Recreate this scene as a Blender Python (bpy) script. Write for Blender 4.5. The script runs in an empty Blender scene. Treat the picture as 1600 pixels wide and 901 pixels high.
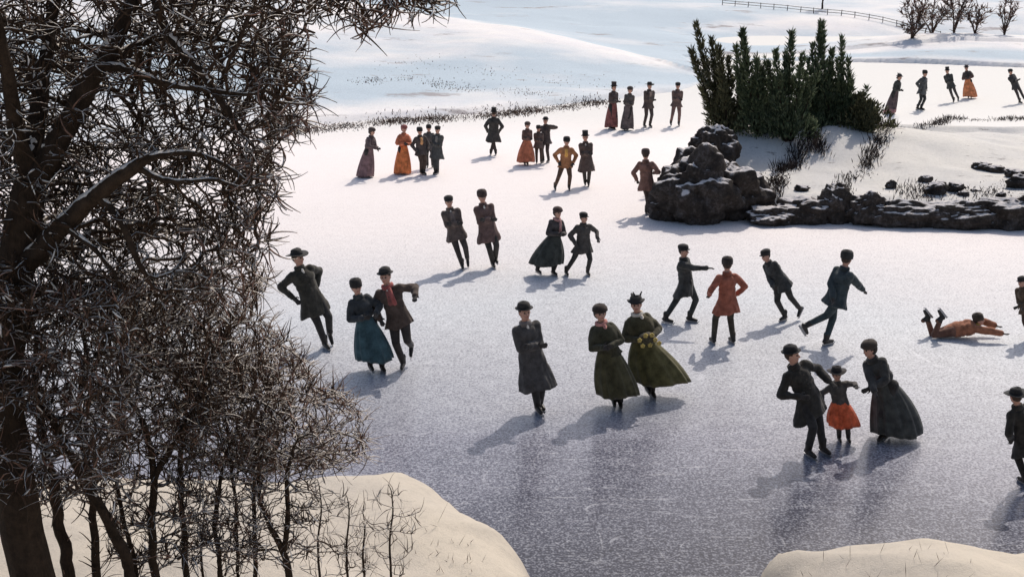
import bpy, bmesh, math, random
import numpy as np
from mathutils import Vector, Matrix, noise, kdtree

random.seed(7)
RNG = np.random.default_rng(11)
SC = bpy.context.scene
COL = SC.collection

# ------------------------------------------------------------------ camera, sky, sun, exposure
CAM_Z = 8.3
PITCH = math.radians(15.64)
FPX = 2000.0
cam_d = bpy.data.cameras.new('camera'); cam = bpy.data.objects.new('camera', cam_d); COL.objects.link(cam)
cam_d.sensor_width = 36.0; cam_d.lens = 36.0 * FPX / 1600.0
cam_d.clip_start = 0.1; cam_d.clip_end = 6000
cam.location = (0, 0, CAM_Z); cam.rotation_euler = (math.pi / 2 - PITCH, 0, 0)
SC.camera = cam

SUN_EL = math.radians(46)
SUN_AZ = math.atan2(0.42, 0.90)          # from +Y towards +X : behind the lake, to the right
wd = bpy.data.worlds.new('World'); SC.world = wd; wd.use_nodes = True
nt = wd.node_tree
sky = nt.nodes.new('ShaderNodeTexSky'); sky.sky_type = 'NISHITA'; sky.sun_disc = False
sky.sun_elevation = SUN_EL; sky.sun_rotation = SUN_AZ
sky.air_density = 1.0; sky.dust_density = 3.0; sky.ozone_density = 0.6
bg = nt.nodes['Background']; bg.inputs['Strength'].default_value = 0.11
nt.links.new(sky.outputs[0], bg.inputs['Color'])
sl = bpy.data.lights.new('sun', 'SUN'); sl.energy = 2.6; sl.angle = math.radians(0.5); sl.color = (1.0, 0.92, 0.83)
so = bpy.data.objects.new('sun', sl); COL.objects.link(so)
sdir = Vector((math.sin(SUN_AZ) * math.cos(SUN_EL), math.cos(SUN_AZ) * math.cos(SUN_EL), math.sin(SUN_EL)))
so.rotation_euler = sdir.to_track_quat('Z', 'Y').to_euler(); so.location = (30, 30, 30)
SC.view_settings.view_transform = 'Standard'; SC.view_settings.look = 'None'
SC.view_settings.exposure = 0.25; SC.view_settings.gamma = 1.0
SC.cycles.max_bounces = 6; SC.cycles.diffuse_bounces = 3

FWD = Vector((0, math.cos(PITCH), -math.sin(PITCH))); UPV = Vector((0, math.sin(PITCH), math.cos(PITCH)))
def ray(u, v):
    return FWD + Vector(((u - 800) / FPX, 0, 0)) + UPV * ((450.5 - v) / FPX)
def W(u, v, z=0.0):
    d = ray(u, v); t = (z - CAM_Z) / d.z
    return Vector((0, 0, CAM_Z)) + d * t
def WD(u, v, y):
    d = ray(u, v); return Vector((0, 0, CAM_Z)) + d * (y / d.y)

# ------------------------------------------------------------------ object helpers
def tag(o, label=None, cat=None, group=None, kind=None):
    if label: o['label'] = label
    if cat: o['category'] = cat
    if group: o['group'] = group
    if kind: o['kind'] = kind
    return o
def empty(name, loc=(0, 0, 0)):
    o = bpy.data.objects.new(name, None); COL.objects.link(o); o.location = loc; o.empty_display_size = .2
    return o
def mesh_obj(name, me, mats, parent=None):
    o = bpy.data.objects.new(name, me); COL.objects.link(o)
    if not isinstance(mats, (list, tuple)): mats = [mats]
    for m in mats: me.materials.append(m)
    if parent: o.parent = parent
    return o
def from_np(name, V, F, mats, parent=None, smooth=True, midx=None):
    """V (n,3), F (m,4) or (m,3) arrays"""
    V = np.asarray(V, np.float32); F = np.asarray(F, np.int32)
    me = bpy.data.meshes.new(name)
    k = F.shape[1]
    me.vertices.add(len(V)); me.vertices.foreach_set('co', V.ravel())
    me.loops.add(F.size); me.loops.foreach_set('vertex_index', F.ravel())
    me.polygons.add(len(F)); me.polygons.foreach_set('loop_start', np.arange(0, F.size, k, dtype=np.int32))
    me.polygons.foreach_set('loop_total', np.full(len(F), k, np.int32))
    if smooth: me.polygons.foreach_set('use_smooth', np.ones(len(F), bool))
    o = mesh_obj(name, me, mats, parent)
    if midx is not None: me.polygons.foreach_set('material_index', np.asarray(midx, np.int32))
    me.update(); me.validate()
    return o
def from_bm(name, bm, mats, parent=None, smooth=True):
    me = bpy.data.meshes.new(name); bm.to_mesh(me); bm.free()
    if smooth: me.polygons.foreach_set('use_smooth', np.ones(len(me.polygons), bool))
    return mesh_obj(name, me, mats, parent)

# ------------------------------------------------------------------ materials
def new_mat(name):
    m = bpy.data.materials.new(name); m.use_nodes = True
    n = m.node_tree.nodes; b = n['Principled BSDF']
    return m, m.node_tree, n, b
def lin(nt, a, b): nt.links.new(a, b)
def node(nt, t, **kw):
    n = nt.nodes.new(t)
    for k, v in kw.items(): setattr(n, k, v)
    return n
def ramp(nt, fac, stops, interp='LINEAR'):
    r = nt.nodes.new('ShaderNodeValToRGB'); r.color_ramp.interpolation = interp
    e = r.color_ramp.elements
    while len(e) < len(stops): e.new(0.5)
    for el, (p, c) in zip(e, stops):
        el.position = p; el.color = (*c, 1) if len(c) == 3 else c
    if fac is not None: nt.links.new(fac, r.inputs[0])
    return r
def noise_n(nt, scale, detail=3, rough=.5, vec=None, dist=0):
    n = nt.nodes.new('ShaderNodeTexNoise'); n.inputs['Scale'].default_value = scale
    n.inputs['Detail'].default_value = detail; n.inputs['Roughness'].default_value = rough
    n.inputs['Distortion'].default_value = dist
    if vec is not None: nt.links.new(vec, n.inputs['Vector'])
    return n
def mix(nt, f, a, b, mode='MIX'):
    m = nt.nodes.new('ShaderNodeMix'); m.data_type = 'RGBA'; m.blend_type = mode
    for i, x in ((0, f), (6, a), (7, b)):
        if hasattr(x, 'is_linked') or hasattr(x, 'links'): nt.links.new(x, m.inputs[i])
        elif isinstance(x, (int, float)): m.inputs[i].default_value = x
        else: m.inputs[i].default_value = (*x, 1)
    return m.outputs[2]
def math_n(nt, op, a, b=None, clamp=False):
    m = nt.nodes.new('ShaderNodeMath'); m.operation = op; m.use_clamp = clamp
    for i, x in ((0, a), (1, b)):
        if x is None: continue
        if isinstance(x, (int, float)): m.inputs[i].default_value = x
        else: nt.links.new(x, m.inputs[i])
    return m.outputs[0]
def bump(nt, b, h, strength=.3, dist=.02):
    n = nt.nodes.new('ShaderNodeBump'); n.inputs['Strength'].default_value = strength
    n.inputs['Distance'].default_value = dist
    nt.links.new(h, n.inputs['Height']); nt.links.new(n.outputs[0], b.inputs['Normal'])

_cm = {}
def cloth(c, var=.45, rough=.9, scale=9):
    key = (tuple(c), var)
    if key in _cm: return _cm[key]
    m, t, n, b = new_mat('cloth')
    tc = node(t, 'ShaderNodeTexCoord')
    n1 = noise_n(t, scale, 4, .6, tc.outputs['Object']); n2 = noise_n(t, 90, 2, .6, tc.outputs['Object'])
    f = math_n(t, 'MULTIPLY_ADD', n1.outputs[0], .7); t.nodes[-1].inputs[2].default_value = 0
    f = math_n(t, 'ADD', f, math_n(t, 'MULTIPLY', n2.outputs[0], .3))
    lo = tuple(x * (1 - var) for x in c); hi = tuple(min(1, x * (1.25 + var) + .02 * var * 2) for x in c)
    r = ramp(t, f, [(.32, lo), (.68, hi)])
    lin(t, r.outputs[0], b.inputs['Base Color']); b.inputs['Roughness'].default_value = rough
    b.inputs['Specular IOR Level'].default_value = .2
    b.inputs['Sheen Weight'].default_value = .15
    bump(t, b, n2.outputs[0], .25, .004)
    _cm[key] = m; return m
def plain(name, c, rough=.6, spec=.4, metal=0, var=.15, scale=30):
    m, t, n, b = new_mat(name)
    tc = node(t, 'ShaderNodeTexCoord'); n1 = noise_n(t, scale, 3, .6, tc.outputs['Object'])
    r = ramp(t, n1.outputs[0], [(.3, tuple(x * (1 - var) for x in c)), (.7, tuple(min(1, x * (1 + var)) for x in c))])
    lin(t, r.outputs[0], b.inputs['Base Color'])
    b.inputs['Roughness'].default_value = rough; b.inputs['Specular IOR Level'].default_value = spec
    b.inputs['Metallic'].default_value = metal
    return m
M_SKIN = plain('skin', (.52, .29, .21), .55); M_EYE = plain('eye', (.03, .02, .015), .3)
M_LIP = plain('lip', (.38, .13, .1), .5); M_BOOT = plain('boot_leather', (.02, .016, .013), .45)
M_STEEL = plain('steel', (.35, .35, .36), .35, .5, .9)
M_GLOVE = cloth((.035, .03, .026)); M_FUR = cloth((.03, .022, .018), .6, scale=30)
M_WHITE = cloth((.62, .57, .5), .15)

def snow_mat(name, tint, grain=.12, patches=None, blue=False):
    m, t, n, b = new_mat(name)
    g = node(t, 'ShaderNodeNewGeometry'); P = g.outputs['Position']
    n1 = noise_n(t, .35, 4, .55, P); n2 = noise_n(t, 9, 5, .75, P); n3 = noise_n(t, 38, 3, .8, P)
    lo = tuple(x * .93 for x in tint)
    c = ramp(t, n1.outputs[0], [(.35, (lo[0] * .97, lo[1] * .985, lo[2] * 1.03)), (.62, tint)]).outputs[0]
    if blue:       # bluish shade of the slopes painted into the snow colour, broken by noise
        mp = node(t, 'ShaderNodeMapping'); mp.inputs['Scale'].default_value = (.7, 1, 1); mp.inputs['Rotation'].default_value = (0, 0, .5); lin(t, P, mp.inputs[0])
        nb = noise_n(t, .09, 6, .6, mp.outputs[0]); at = node(t, 'ShaderNodeAttribute'); at.attribute_name = 'slope_shade'
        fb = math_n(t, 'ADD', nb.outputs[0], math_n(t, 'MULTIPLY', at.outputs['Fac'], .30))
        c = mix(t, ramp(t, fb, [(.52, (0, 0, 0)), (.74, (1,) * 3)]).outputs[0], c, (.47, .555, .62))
    gr = math_n(t, 'ADD', math_n(t, 'MULTIPLY', n2.outputs[0], .5), math_n(t, 'MULTIPLY', n3.outputs[0], .5))
    gk = ramp(t, gr, [(.36, (1 - grain * 1.6,) * 3), (.52, (1, 1, 1))]).outputs[0]
    c = mix(t, 1.0, c, gk, 'MULTIPLY')
    if patches:
        sc, th, col = patches
        mp = node(t, 'ShaderNodeMapping'); mp.inputs['Scale'].default_value = (1, 2.2, 3); lin(t, P, mp.inputs[0])
        n4 = noise_n(t, sc, 7, .68, mp.outputs[0]); f = ramp(t, n4.outputs[0], [(th, (0, 0, 0)), (th + .05, (.85,) * 3)]).outputs[0]
        c = mix(t, f, c, col)
    lin(t, c, b.inputs['Base Color']); b.inputs['Roughness'].default_value = .8
    b.inputs['Specular IOR Level'].default_value = .2
    h = math_n(t, 'ADD', n1.outputs[0], math_n(t, 'MULTIPLY', gr, .35))
    bump(t, b, h, .55, .12)
    return m
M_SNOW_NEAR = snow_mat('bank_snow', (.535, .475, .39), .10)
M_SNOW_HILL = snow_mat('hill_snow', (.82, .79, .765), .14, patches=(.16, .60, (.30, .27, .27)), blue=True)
M_SNOW_ROCKY = snow_mat('rocky_bank_snow', (.64, .615, .57), .16, patches=(.9, .62, (.13, .11, .10)))
M_SNOW = snow_mat('snow', (.85, .82, .77), .05)

def ice_mat():
    m, t, n, b = new_mat('ice')
    g = node(t, 'ShaderNodeNewGeometry'); P = g.outputs['Position']
    sep = node(t, 'ShaderNodeSeparateXYZ'); lin(t, P, sep.inputs[0])
    # how much windblown snow lies on the ice : bare near the bank, deeper on the far side of the lake
    big = noise_n(t, .12, 5, .6, P, .6)
    wob = math_n(t, 'MULTIPLY', math_n(t, 'SUBTRACT', big.outputs[0], .5), 7.0)
    y2 = math_n(t, 'ADD', sep.outputs[1], wob)
    x_l = math_n(t, 'MULTIPLY', math_n(t, 'ABSOLUTE', math_n(t, 'SUBTRACT', sep.outputs[0], 1.5)), .25)      # the sides of the lake hold more snow
    y3 = math_n(t, 'ADD', y2, x_l)
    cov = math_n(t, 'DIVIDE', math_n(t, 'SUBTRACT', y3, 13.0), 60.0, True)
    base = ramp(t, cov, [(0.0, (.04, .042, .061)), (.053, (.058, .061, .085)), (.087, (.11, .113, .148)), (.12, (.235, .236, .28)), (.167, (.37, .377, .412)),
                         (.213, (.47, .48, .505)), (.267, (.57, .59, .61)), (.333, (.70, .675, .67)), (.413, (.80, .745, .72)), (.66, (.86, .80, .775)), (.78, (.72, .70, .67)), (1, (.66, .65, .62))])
    # frost grains
    s1 = noise_n(t, 17, 1, .5, P); s2 = noise_n(t, 34, 1, .5, P); s3 = noise_n(t, 3.2, 6, .75, P)
    gr = math_n(t, 'ADD', math_n(t, 'MULTIPLY', s1.outputs[0], .4), math_n(t, 'MULTIPLY', s2.outputs[0], .35))
    gr = math_n(t, 'ADD', gr, math_n(t, 'MULTIPLY', s3.outputs[0], .25))
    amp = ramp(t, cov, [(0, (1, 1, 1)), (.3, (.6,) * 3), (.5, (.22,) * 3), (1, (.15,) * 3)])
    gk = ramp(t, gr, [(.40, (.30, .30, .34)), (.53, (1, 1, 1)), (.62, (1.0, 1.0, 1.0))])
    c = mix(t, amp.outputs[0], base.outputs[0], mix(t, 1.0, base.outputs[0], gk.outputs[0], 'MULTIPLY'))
    gw = ramp(t, gr, [(.51, (0, 0, 0)), (.60, (.5,) * 3)])
    wf = math_n(t, 'MULTIPLY', gw.outputs[0], math_n(t, 'MULTIPLY_ADD', cov, 1.6)); t.nodes[-2].inputs[2].default_value = 0
    wf = math_n(t, 'MULTIPLY', gw.outputs[0], ramp(t, cov, [(0, (.34,) * 3), (.13, (.8,) * 3), (.3, (.6,) * 3), (.55, (.2,) * 3)]).outputs[0])
    c = mix(t, wf, c, (.58, .59, .62))
    # skate scratches
    wv = noise_n(t, 1.3, 2, .5, P, 0)
    mp = node(t, 'ShaderNodeMapping'); mp.inputs['Scale'].default_value = (.5, 9, 1); mp.inputs['Rotation'].default_value = (0, 0, .35); lin(t, P, mp.inputs[0])
    sw = noise_n(t, 2.0, 3, .6, mp.outputs[0], 1.2)
    sf = ramp(t, sw.outputs[0], [(.64, (0, 0, 0)), (.70, (.28,) * 3)])
    c = mix(t, sf.outputs[0], c, (.80, .79, .79))
    for sc_, ep, off_ in ((.33, .0035, 1.7), (.55, .0045, 8.1), (.21, .0022, 4.4)):
        m2 = node(t, 'ShaderNodeMapping'); m2.inputs['Location'].default_value = (off_, off_ * 2, 0); lin(t, P, m2.inputs[0])
        nn_ = noise_n(t, sc_, 1, .4, m2.outputs[0], .8)
        ab = math_n(t, 'ABSOLUTE', math_n(t, 'SUBTRACT', nn_.outputs[0], .5))
        lf = ramp(t, math_n(t, 'DIVIDE', ab, ep * 2), [(.0, (.24,) * 3), (.5, (0, 0, 0))])
        bk = ramp(t, s3.outputs[0], [(.46, (0, 0, 0)), (.56, (1, 1, 1))])
        c = mix(t, math_n(t, 'MULTIPLY', lf.outputs[0], bk.outputs[0]), c, (.82, .82, .84))
    lin(t, c, b.inputs['Base Color'])
    rr = ramp(t, cov, [(0, (.17,) * 3), (.12, (.24,) * 3), (.3, (.7,) * 3)]); lin(t, rr.outputs[0], b.inputs['Roughness'])
    b.inputs['Specular IOR Level'].default_value = .22
    bump(t, b, gr, .06, .006)
    return m
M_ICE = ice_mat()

def bark_mat(name, c, snowy=0.0):
    m, t, n, b = new_mat(name)
    g = node(t, 'ShaderNodeNewGeometry'); P = g.outputs['Position']
    n1 = noise_n(t, 14, 4, .7, P)
    c0 = ramp(t, n1.outputs[0], [(.3, tuple(x * .55 for x in c)), (.7, tuple(x * 1.5 for x in c))]).outputs[0]
    if snowy:
        sp = node(t, 'ShaderNodeSeparateXYZ'); lin(t, g.outputs['Normal'], sp.inputs[0])
        n2 = noise_n(t, 5, 3, .6, P)
        f = math_n(t, 'ADD', sp.outputs[2], math_n(t, 'MULTIPLY', n2.outputs[0], 1.6))
        f = ramp(t, f, [(.99, (0, 0, 0)), (1.0, (1, 1, 1))])
        f.color_ramp.elements[0].position = .0; f.color_ramp.elements[1].position = 1
        f2 = math_n(t, 'GREATER_THAN', math_n(t, 'ADD', sp.outputs[2], math_n(t, 'MULTIPLY', n2.outputs[0], 1.6)), 2.0 - snowy)
        c0 = mix(t, f2, c0, (.78, .72, .65))
    lin(t, c0, b.inputs['Base Color']); b.inputs['Roughness'].default_value = .9
    b.inputs['Specular IOR Level'].default_value = .15
    mpb = node(t, 'ShaderNodeMapping'); mpb.inputs['Scale'].default_value = (26, 26, 4); lin(t, P, mpb.inputs[0])
    n5 = noise_n(t, 1.0, 4, .7, mpb.outputs[0], .5)
    bump(t, b, n5.outputs[0], .9, .03)
    return m
M_BARK = bark_mat('bark', (.034, .023, .016), .55)
M_TWIG = bark_mat('twig', (.05, .032, .022), .42)
M_TWIG_RED = bark_mat('reddish_twig', (.19, .115, .09), .42)
M_TWIG_GREY = bark_mat('grey_twig', (.062, .040, .029), .44)

def leaf_mat(name, a, b_, c_):
    m, t, n, b = new_mat(name)
    g = node(t, 'ShaderNodeNewGeometry')
    n1 = noise_n(t, 1.6, 5, .7, g.outputs['Position'])
    mx = math_n(t, 'ADD', math_n(t, 'MULTIPLY', n1.outputs[0], .65), math_n(t, 'MULTIPLY', g.outputs['Random Per Island'], .35))
    cr = ramp(t, mx, [(.3, a), (.5, b_), (.7, c_)]).outputs[0]
    lin(t, cr, b.inputs['Base Color'])
    tr = node(t, 'ShaderNodeBsdfTranslucent'); lin(t, cr, tr.inputs[0]); ms = node(t, 'ShaderNodeMixShader'); ms.inputs[0].default_value = .5
    lin(t, b.outputs[0], ms.inputs[1]); lin(t, tr.outputs[0], ms.inputs[2]); lin(t, ms.outputs[0], n['Material Output'].inputs['Surface'])
    b.inputs['Roughness'].default_value = .8; b.inputs['Specular IOR Level'].default_value = .2
    return m
M_EVER = leaf_mat('evergreen_needles', (.05, .066, .036), (.15, .19, .10), (.30, .33, .20))
M_EVER2 = leaf_mat('olive_needles', (.07, .064, .036), (.16, .155, .08), (.28, .27, .16))
M_DRY = leaf_mat('dry_stalk', (.05, .035, .03), (.12, .08, .07), (.25, .17, .13))
M_DRYDARK = leaf_mat('dark_stalk', (.03, .024, .02), (.06, .045, .04), (.12, .09, .08))

def rock_mat():
    m, t, n, b = new_mat('rock')
    g = node(t, 'ShaderNodeNewGeometry'); P = g.outputs['Position']
    n1 = noise_n(t, 2.4, 7, .75, P); n2 = noise_n(t, 11, 4, .75, P)
    f = math_n(t, 'ADD', math_n(t, 'MULTIPLY', n1.outputs[0], .6), math_n(t, 'MULTIPLY', n2.outputs[0], .4))
    c = ramp(t, f, [(.36, (.018, .014, .012)), (.50, (.045, .036, .03)), (.62, (.11, .095, .09)), (.74, (.27, .25, .25))]).outputs[0]
    sp = node(t, 'ShaderNodeSeparateXYZ'); lin(t, g.outputs['Normal'], sp.inputs[0])
    s = math_n(t, 'ADD', sp.outputs[2], math_n(t, 'MULTIPLY', n1.outputs[0], .9))
    sf = ramp(t, math_n(t, 'MULTIPLY', s, .5), [(.605, (0, 0, 0)), (.665, (.9,) * 3)])
    c = mix(t, sf.outputs[0], c, (.70, .66, .64))
    lin(t, c, b.inputs['Base Color']); b.inputs['Roughness'].default_value = .9; b.inputs['Specular IOR Level'].default_value = .2
    bump(t, b, f, .9, .12)
    return m
M_ROCK = rock_mat()

# ------------------------------------------------------------------ terrain
def poly_sd(px, py, poly):
    """signed distance, positive inside; px,py arrays"""
    poly = np.asarray(poly); n = len(poly)
    d2 = np.full(px.shape, 1e18); inside = np.zeros(px.shape, bool)
    for i in range(n):
        ax, ay = poly[i]; bx, by = poly[(i + 1) % n]
        ex, ey = bx - ax, by - ay
        wx, wy = px - ax, py - ay
        tt = np.clip((wx * ex + wy * ey) / (ex * ex + ey * ey), 0, 1)
        d2 = np.minimum(d2, (wx - ex * tt) ** 2 + (wy - ey * tt) ** 2)
        c = ((ay > py) != (by > py))
        xi = ax + (py - ay) / (by - ay + 1e-12) * (bx - ax)
        inside ^= c & (px < xi)
    d = np.sqrt(d2); return np.where(inside, d, -d)
def vnoise(X, Y, s, seed=0):
    """smooth value noise on arrays"""
    r = np.random.default_rng(seed); T = r.random((64, 64))
    x = X / s; y = Y / s; xi = np.floor(x).astype(int); yi = np.floor(y).astype(int); fx = x - xi; fy = y - yi
    fx = fx * fx * (3 - 2 * fx); fy = fy * fy * (3 - 2 * fy)
    g = lambda a, b: T[a % 64, b % 64]
    return ((g(xi, yi) * (1 - fx) + g(xi + 1, yi) * fx) * (1 - fy) + (g(xi, yi + 1) * (1 - fx) + g(xi + 1, yi + 1) * fx) * fy) - .5
def grid_obj(name, xs, ys, zf, m):
    X, Y = np.meshgrid(xs, ys); Z = zf(X, Y)
    V = np.stack([X, Y, Z], -1).reshape(-1, 3); nx, ny = len(xs), len(ys)
    i = np.arange((ny - 1) * nx).reshape(ny - 1, nx)[:, :-1].ravel()
    F = np.stack([i, i + 1, i + nx + 1, i + nx], 1)
    o = from_np(name, V, F, m); tag(o, kind='structure'); return o
sstep = lambda t: np.clip(t, 0, 1) ** 2 * (3 - 2 * np.clip(t, 0, 1))

def w2(u, v, z=0): p = W(u, v, z); return (p.x, p.y)
# near banks
near_poly = [(-30, 17.5), (-16, 17.2), (-9, 16.9)]
for u, v, z, ox, oy in ((300, 738, 1.15, -.2, .9), (480, 742, 1.1, 0, .9), (560, 738, 1.0, .1, .9), (605, 742, .85, .2, .75), (655, 765, .5, .15, .4), (705, 803, .25, .1, .15),
                        (765, 855, .1, 0, 0), (830, 901, 0, 0, 0)):
    a, b = w2(u, v, z); near_poly.append((a + ox, b + oy))
near_poly += [(.9, 12.6), (1.9, 11.9), (3.1, 12.3)]
for u, v, z, ox, oy in ((1190, 901, .1, 0, 0), (1215, 868, .35, -.05, .35), (1300, 862, .55, 0, .6), (1400, 862, .5, 0, .6), (1480, 838, .8, 0, .8), (1600, 858, .6, .2, .7)):
    a, b = w2(u, v, z); near_poly.append((a + ox, b + oy))
near_poly += [(9.5, 15.6), (14, 16.5), (30, 17), (30, -30), (-30, -30)]
def near_z(X, Y):
    sd = poly_sd(X, Y, near_poly) + .25 * vnoise(X, Y, 1.3, 3) + .10 * vnoise(X, Y, .4, 4) + .05 * vnoise(X, Y, .17, 6)
    H = np.where(X < 2.2, 1.15, .80) + .25 * vnoise(X, Y, 3.1, 5)
    bumpR = .28 * np.exp(-((X - 5.15) ** 2) / .9 - ((Y - 13.9) ** 2) / 2.5)
    z = (H + bumpR) * (1 - np.exp(-np.clip(sd, 0, 99) / .42)) + .09 * np.clip(sd - 1, 0, 3)
    z += .38 * np.clip(9.0 - Y, 0, 9.5) * sstep(sd / 2)
    z += .11 * vnoise(X, Y, .8, 9) + .035 * vnoise(X, Y, .3, 10)
    return np.where(sd > 0, z, np.clip(sd * 1.5, -.5, 0)) - .03
def near_h(x, y): return float(near_z(np.array([x], float), np.array([y], float))[0])
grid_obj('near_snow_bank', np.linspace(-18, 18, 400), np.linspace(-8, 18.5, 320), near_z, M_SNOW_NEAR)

# frozen lake
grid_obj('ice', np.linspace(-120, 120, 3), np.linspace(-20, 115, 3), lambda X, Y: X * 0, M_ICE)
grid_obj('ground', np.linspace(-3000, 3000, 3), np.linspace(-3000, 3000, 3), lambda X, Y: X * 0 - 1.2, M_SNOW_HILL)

# far hills
shore = [WD(u, v, 1) and W(u, v, 0) for u, v in ((-400, 262), (200, 222), (430, 203), (600, 186), (760, 177), (940, 157), (1060, 143), (1110, 126))]
sh_x = [p.x for p in shore] + [9, 14, 24, 35, 120]; sh_y = [p.y for p in shore] + [84, 86, 84, 80, 80]
crest = [WD(u, v, y) for u, v, y in ((-1200, -160, 100), (-200, -90, 100), (300, -30, 98), (560, 16, 95), (700, 38, 92), (850, 60, 88), (1000, 98, 82), (1090, 131, 76.5))]
cr_x = [p.x for p in crest]; cr_y = [p.y for p in crest]; cr_z = [max(p.z, .05) for p in crest]
cr_x += [14, 120]; cr_y += [90, 90]; cr_z += [0.0, 0.0]
def hill_z(X, Y):
    ys = np.interp(X, sh_x, sh_y) + .8 * vnoise(X, Y, 3, 21); yc = np.interp(X, cr_x, cr_y); zc = np.interp(X, cr_x, cr_z)
    t = (Y - ys) / np.maximum(yc - ys, 1)
    up = .22 * sstep((Y - ys) / .8) * (1 - .85 * sstep((X - 7) / 4)) + (zc) * sstep(np.clip(t, 0, 1) * .92 + .04 * (t > 0)) * (.75 + .25 * np.clip(t, 0, 1))
    up = np.where(t > 1, zc * np.exp(-((Y - yc) / 11) ** 2) + .22, up)
    up = np.where(t < 0, -.35 + .35 * np.exp(np.clip(t, -5, 0) * 25), up)
    # gentle far slope that climbs out of the picture
    B = .050 * np.clip(Y - 92 - .10 * X, 0, 80) + .11 * np.clip(Y - 165, 0, 120) + 1.1 * vnoise(X, Y, 26, 30) * sstep((Y - 95) / 30)
    B += 9 * sstep((-X - 5) / 60) * sstep((Y - 120) / 60)
    C = 1.15 * np.exp(-((X - 31.5) / 9.5) ** 2) * np.where(Y < 93, np.exp(-((Y - 93) / 9) ** 2), np.exp(-((Y - 93) / 4) ** 2))
    C = C - 1.0 * np.exp(-((Y - 103) / 6) ** 2) * sstep((X - 8) / 14)
    z = np.maximum(up, -.35) + np.where(t > 0, B + C, 0) + .10 * vnoise(X, Y, 2.2, 33) * sstep(t * 4) + .5 * vnoise(X, Y, 9, 34) * sstep(t * 1.5)
    return z
def hill_h(x, y): return float(hill_z(np.array([x], float), np.array([y], float))[0])
hx = np.concatenate([np.linspace(-260, -46, 40), np.linspace(-45, 55, 330), np.linspace(57, 260, 40)])
hy = np.concatenate([np.linspace(50, 110, 240), np.linspace(110.8, 330, 130)])
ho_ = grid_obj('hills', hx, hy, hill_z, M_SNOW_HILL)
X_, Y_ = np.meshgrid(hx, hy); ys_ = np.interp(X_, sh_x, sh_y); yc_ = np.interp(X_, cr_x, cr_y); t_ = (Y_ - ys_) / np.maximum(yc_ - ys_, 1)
shade_w = np.where(t_ < 1, np.exp(-((t_ - .36) / .27) ** 2) * 1.05, sstep((t_ - 1.0) / .12) * (.95 - .55 * sstep((X_ - 16) / 14)))  # weight of the painted shade: lower slope, and the hill behind the crest
ho_.data.attributes.new('slope_shade', 'FLOAT', 'POINT').data.foreach_set('value', shade_w.astype(np.float32).ravel())

# rocky point on the right
pt_poly = [w2(1050, 326), w2(1120, 338), w2(1250, 346), w2(1420, 351), w2(1650, 354), w2(2100, 360), (60, 38), (60, 56), w2(2000, 205), w2(1600, 207), w2(1480, 206), w2(1390, 203), (12.9, 55.5), (9.5, 54), (7.4, 50), (6.5, 46)]
def point_z(X, Y):
    sd = poly_sd(X, Y, pt_poly) + .35 * vnoise(X, Y, 1.2, 41) + .15 * vnoise(X, Y, .5, 42)
    base = .75 * (1 - np.exp(-np.clip(sd, 0, 99) / .5))
    left = .95 * np.exp(-((X - 9.2) / 3.6) ** 2 - ((Y - 45.5) / 3.4) ** 2) + .50 * np.exp(-((X - 14) / 3.2) ** 2 - ((Y - 46) / 3) ** 2)
    gul = -.28 * np.exp(-((X - 9.0 - (Y - 41.5) * .42) / .55) ** 2) * sstep((Y - 40.5) / 2) * sstep((47 - Y) / 3)
    fall = -.55 * sstep((Y - 47.5) / 6) * sstep((X - 11) / 4)
    z = base + (left + gul + fall + .22 * vnoise(X, Y, 2.6, 44) + .08 * vnoise(X, Y, .8, 45)) * sstep(sd / 1.6)
    return np.where(sd > 0, np.maximum(z, .03), np.clip(sd * 1.2, -.5, 0) - .02)
def point_h(x, y): return float(point_z(np.array([x], float), np.array([y], float))[0])
grid_obj('rocky_point_ground', np.linspace(4, 62, 480), np.linspace(34, 60, 240), point_z, M_SNOW_ROCKY)

# ------------------------------------------------------------------ tubes
class Tubes:
    def __init__(s): s.V = []; s.F = []; s.n = 0; s.M = []
    def add(s, P, R, k=4, m=0):
        P = np.asarray(P, float); n = len(P)
        if n < 2: return
        T = np.gradient(P, axis=0); T /= (np.linalg.norm(T, axis=1, keepdims=True) + 1e-9)
        ref = np.array([0, 0, 1.0]) if abs(T[0, 2]) < .9 else np.array([1.0, 0, 0])
        A = np.cross(T, ref); A /= (np.linalg.norm(A, axis=1, keepdims=True) + 1e-9); B = np.cross(T, A)
        a = np.arange(k) * 2 * np.pi / k
        R = np.broadcast_to(np.asarray(R, float), (n,))
        ring = P[:, None] + R[:, None, None] * (A[:, None] * np.cos(a)[None, :, None] + B[:, None] * np.sin(a)[None, :, None])
        s.V.append(ring.reshape(-1, 3))
        i = np.arange(n - 1)[:, None] * k; j = np.arange(k)[None]; j2 = (j + 1) % k
        f = np.stack([i + j, i + j2, i + k + j2, i + k + j], -1).reshape(-1, 4) + s.n
        s.F.append(f); s.M.append(np.full(len(f), m)); s.n += n * k
    def build(s, name, mats, parent=None):
        if not s.V: return None
        return from_np(name, np.concatenate(s.V), np.concatenate(s.F), mats, parent, midx=np.concatenate(s.M))

def smooth_path(pts, rad, step=.09, jit=.02):
    pts = np.asarray(pts, float); rad = np.asarray(rad, float)
    L = np.concatenate([[0], np.cumsum(np.linalg.norm(np.diff(pts, axis=0), axis=1))])
    n = max(4, int(L[-1] / step)); t = np.linspace(0, L[-1], n)
    Q = np.stack([np.interp(t, L, pts[:, i]) for i in range(3)], 1); R = np.interp(t, L, rad)
    for _ in range(3): Q[1:-1] = .25 * Q[:-2] + .5 * Q[1:-1] + .25 * Q[2:]
    Q[1:-1] += RNG.normal(0, jit, (n - 2, 3)) * R[1:-1, None] * 4
    return Q, R

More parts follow.
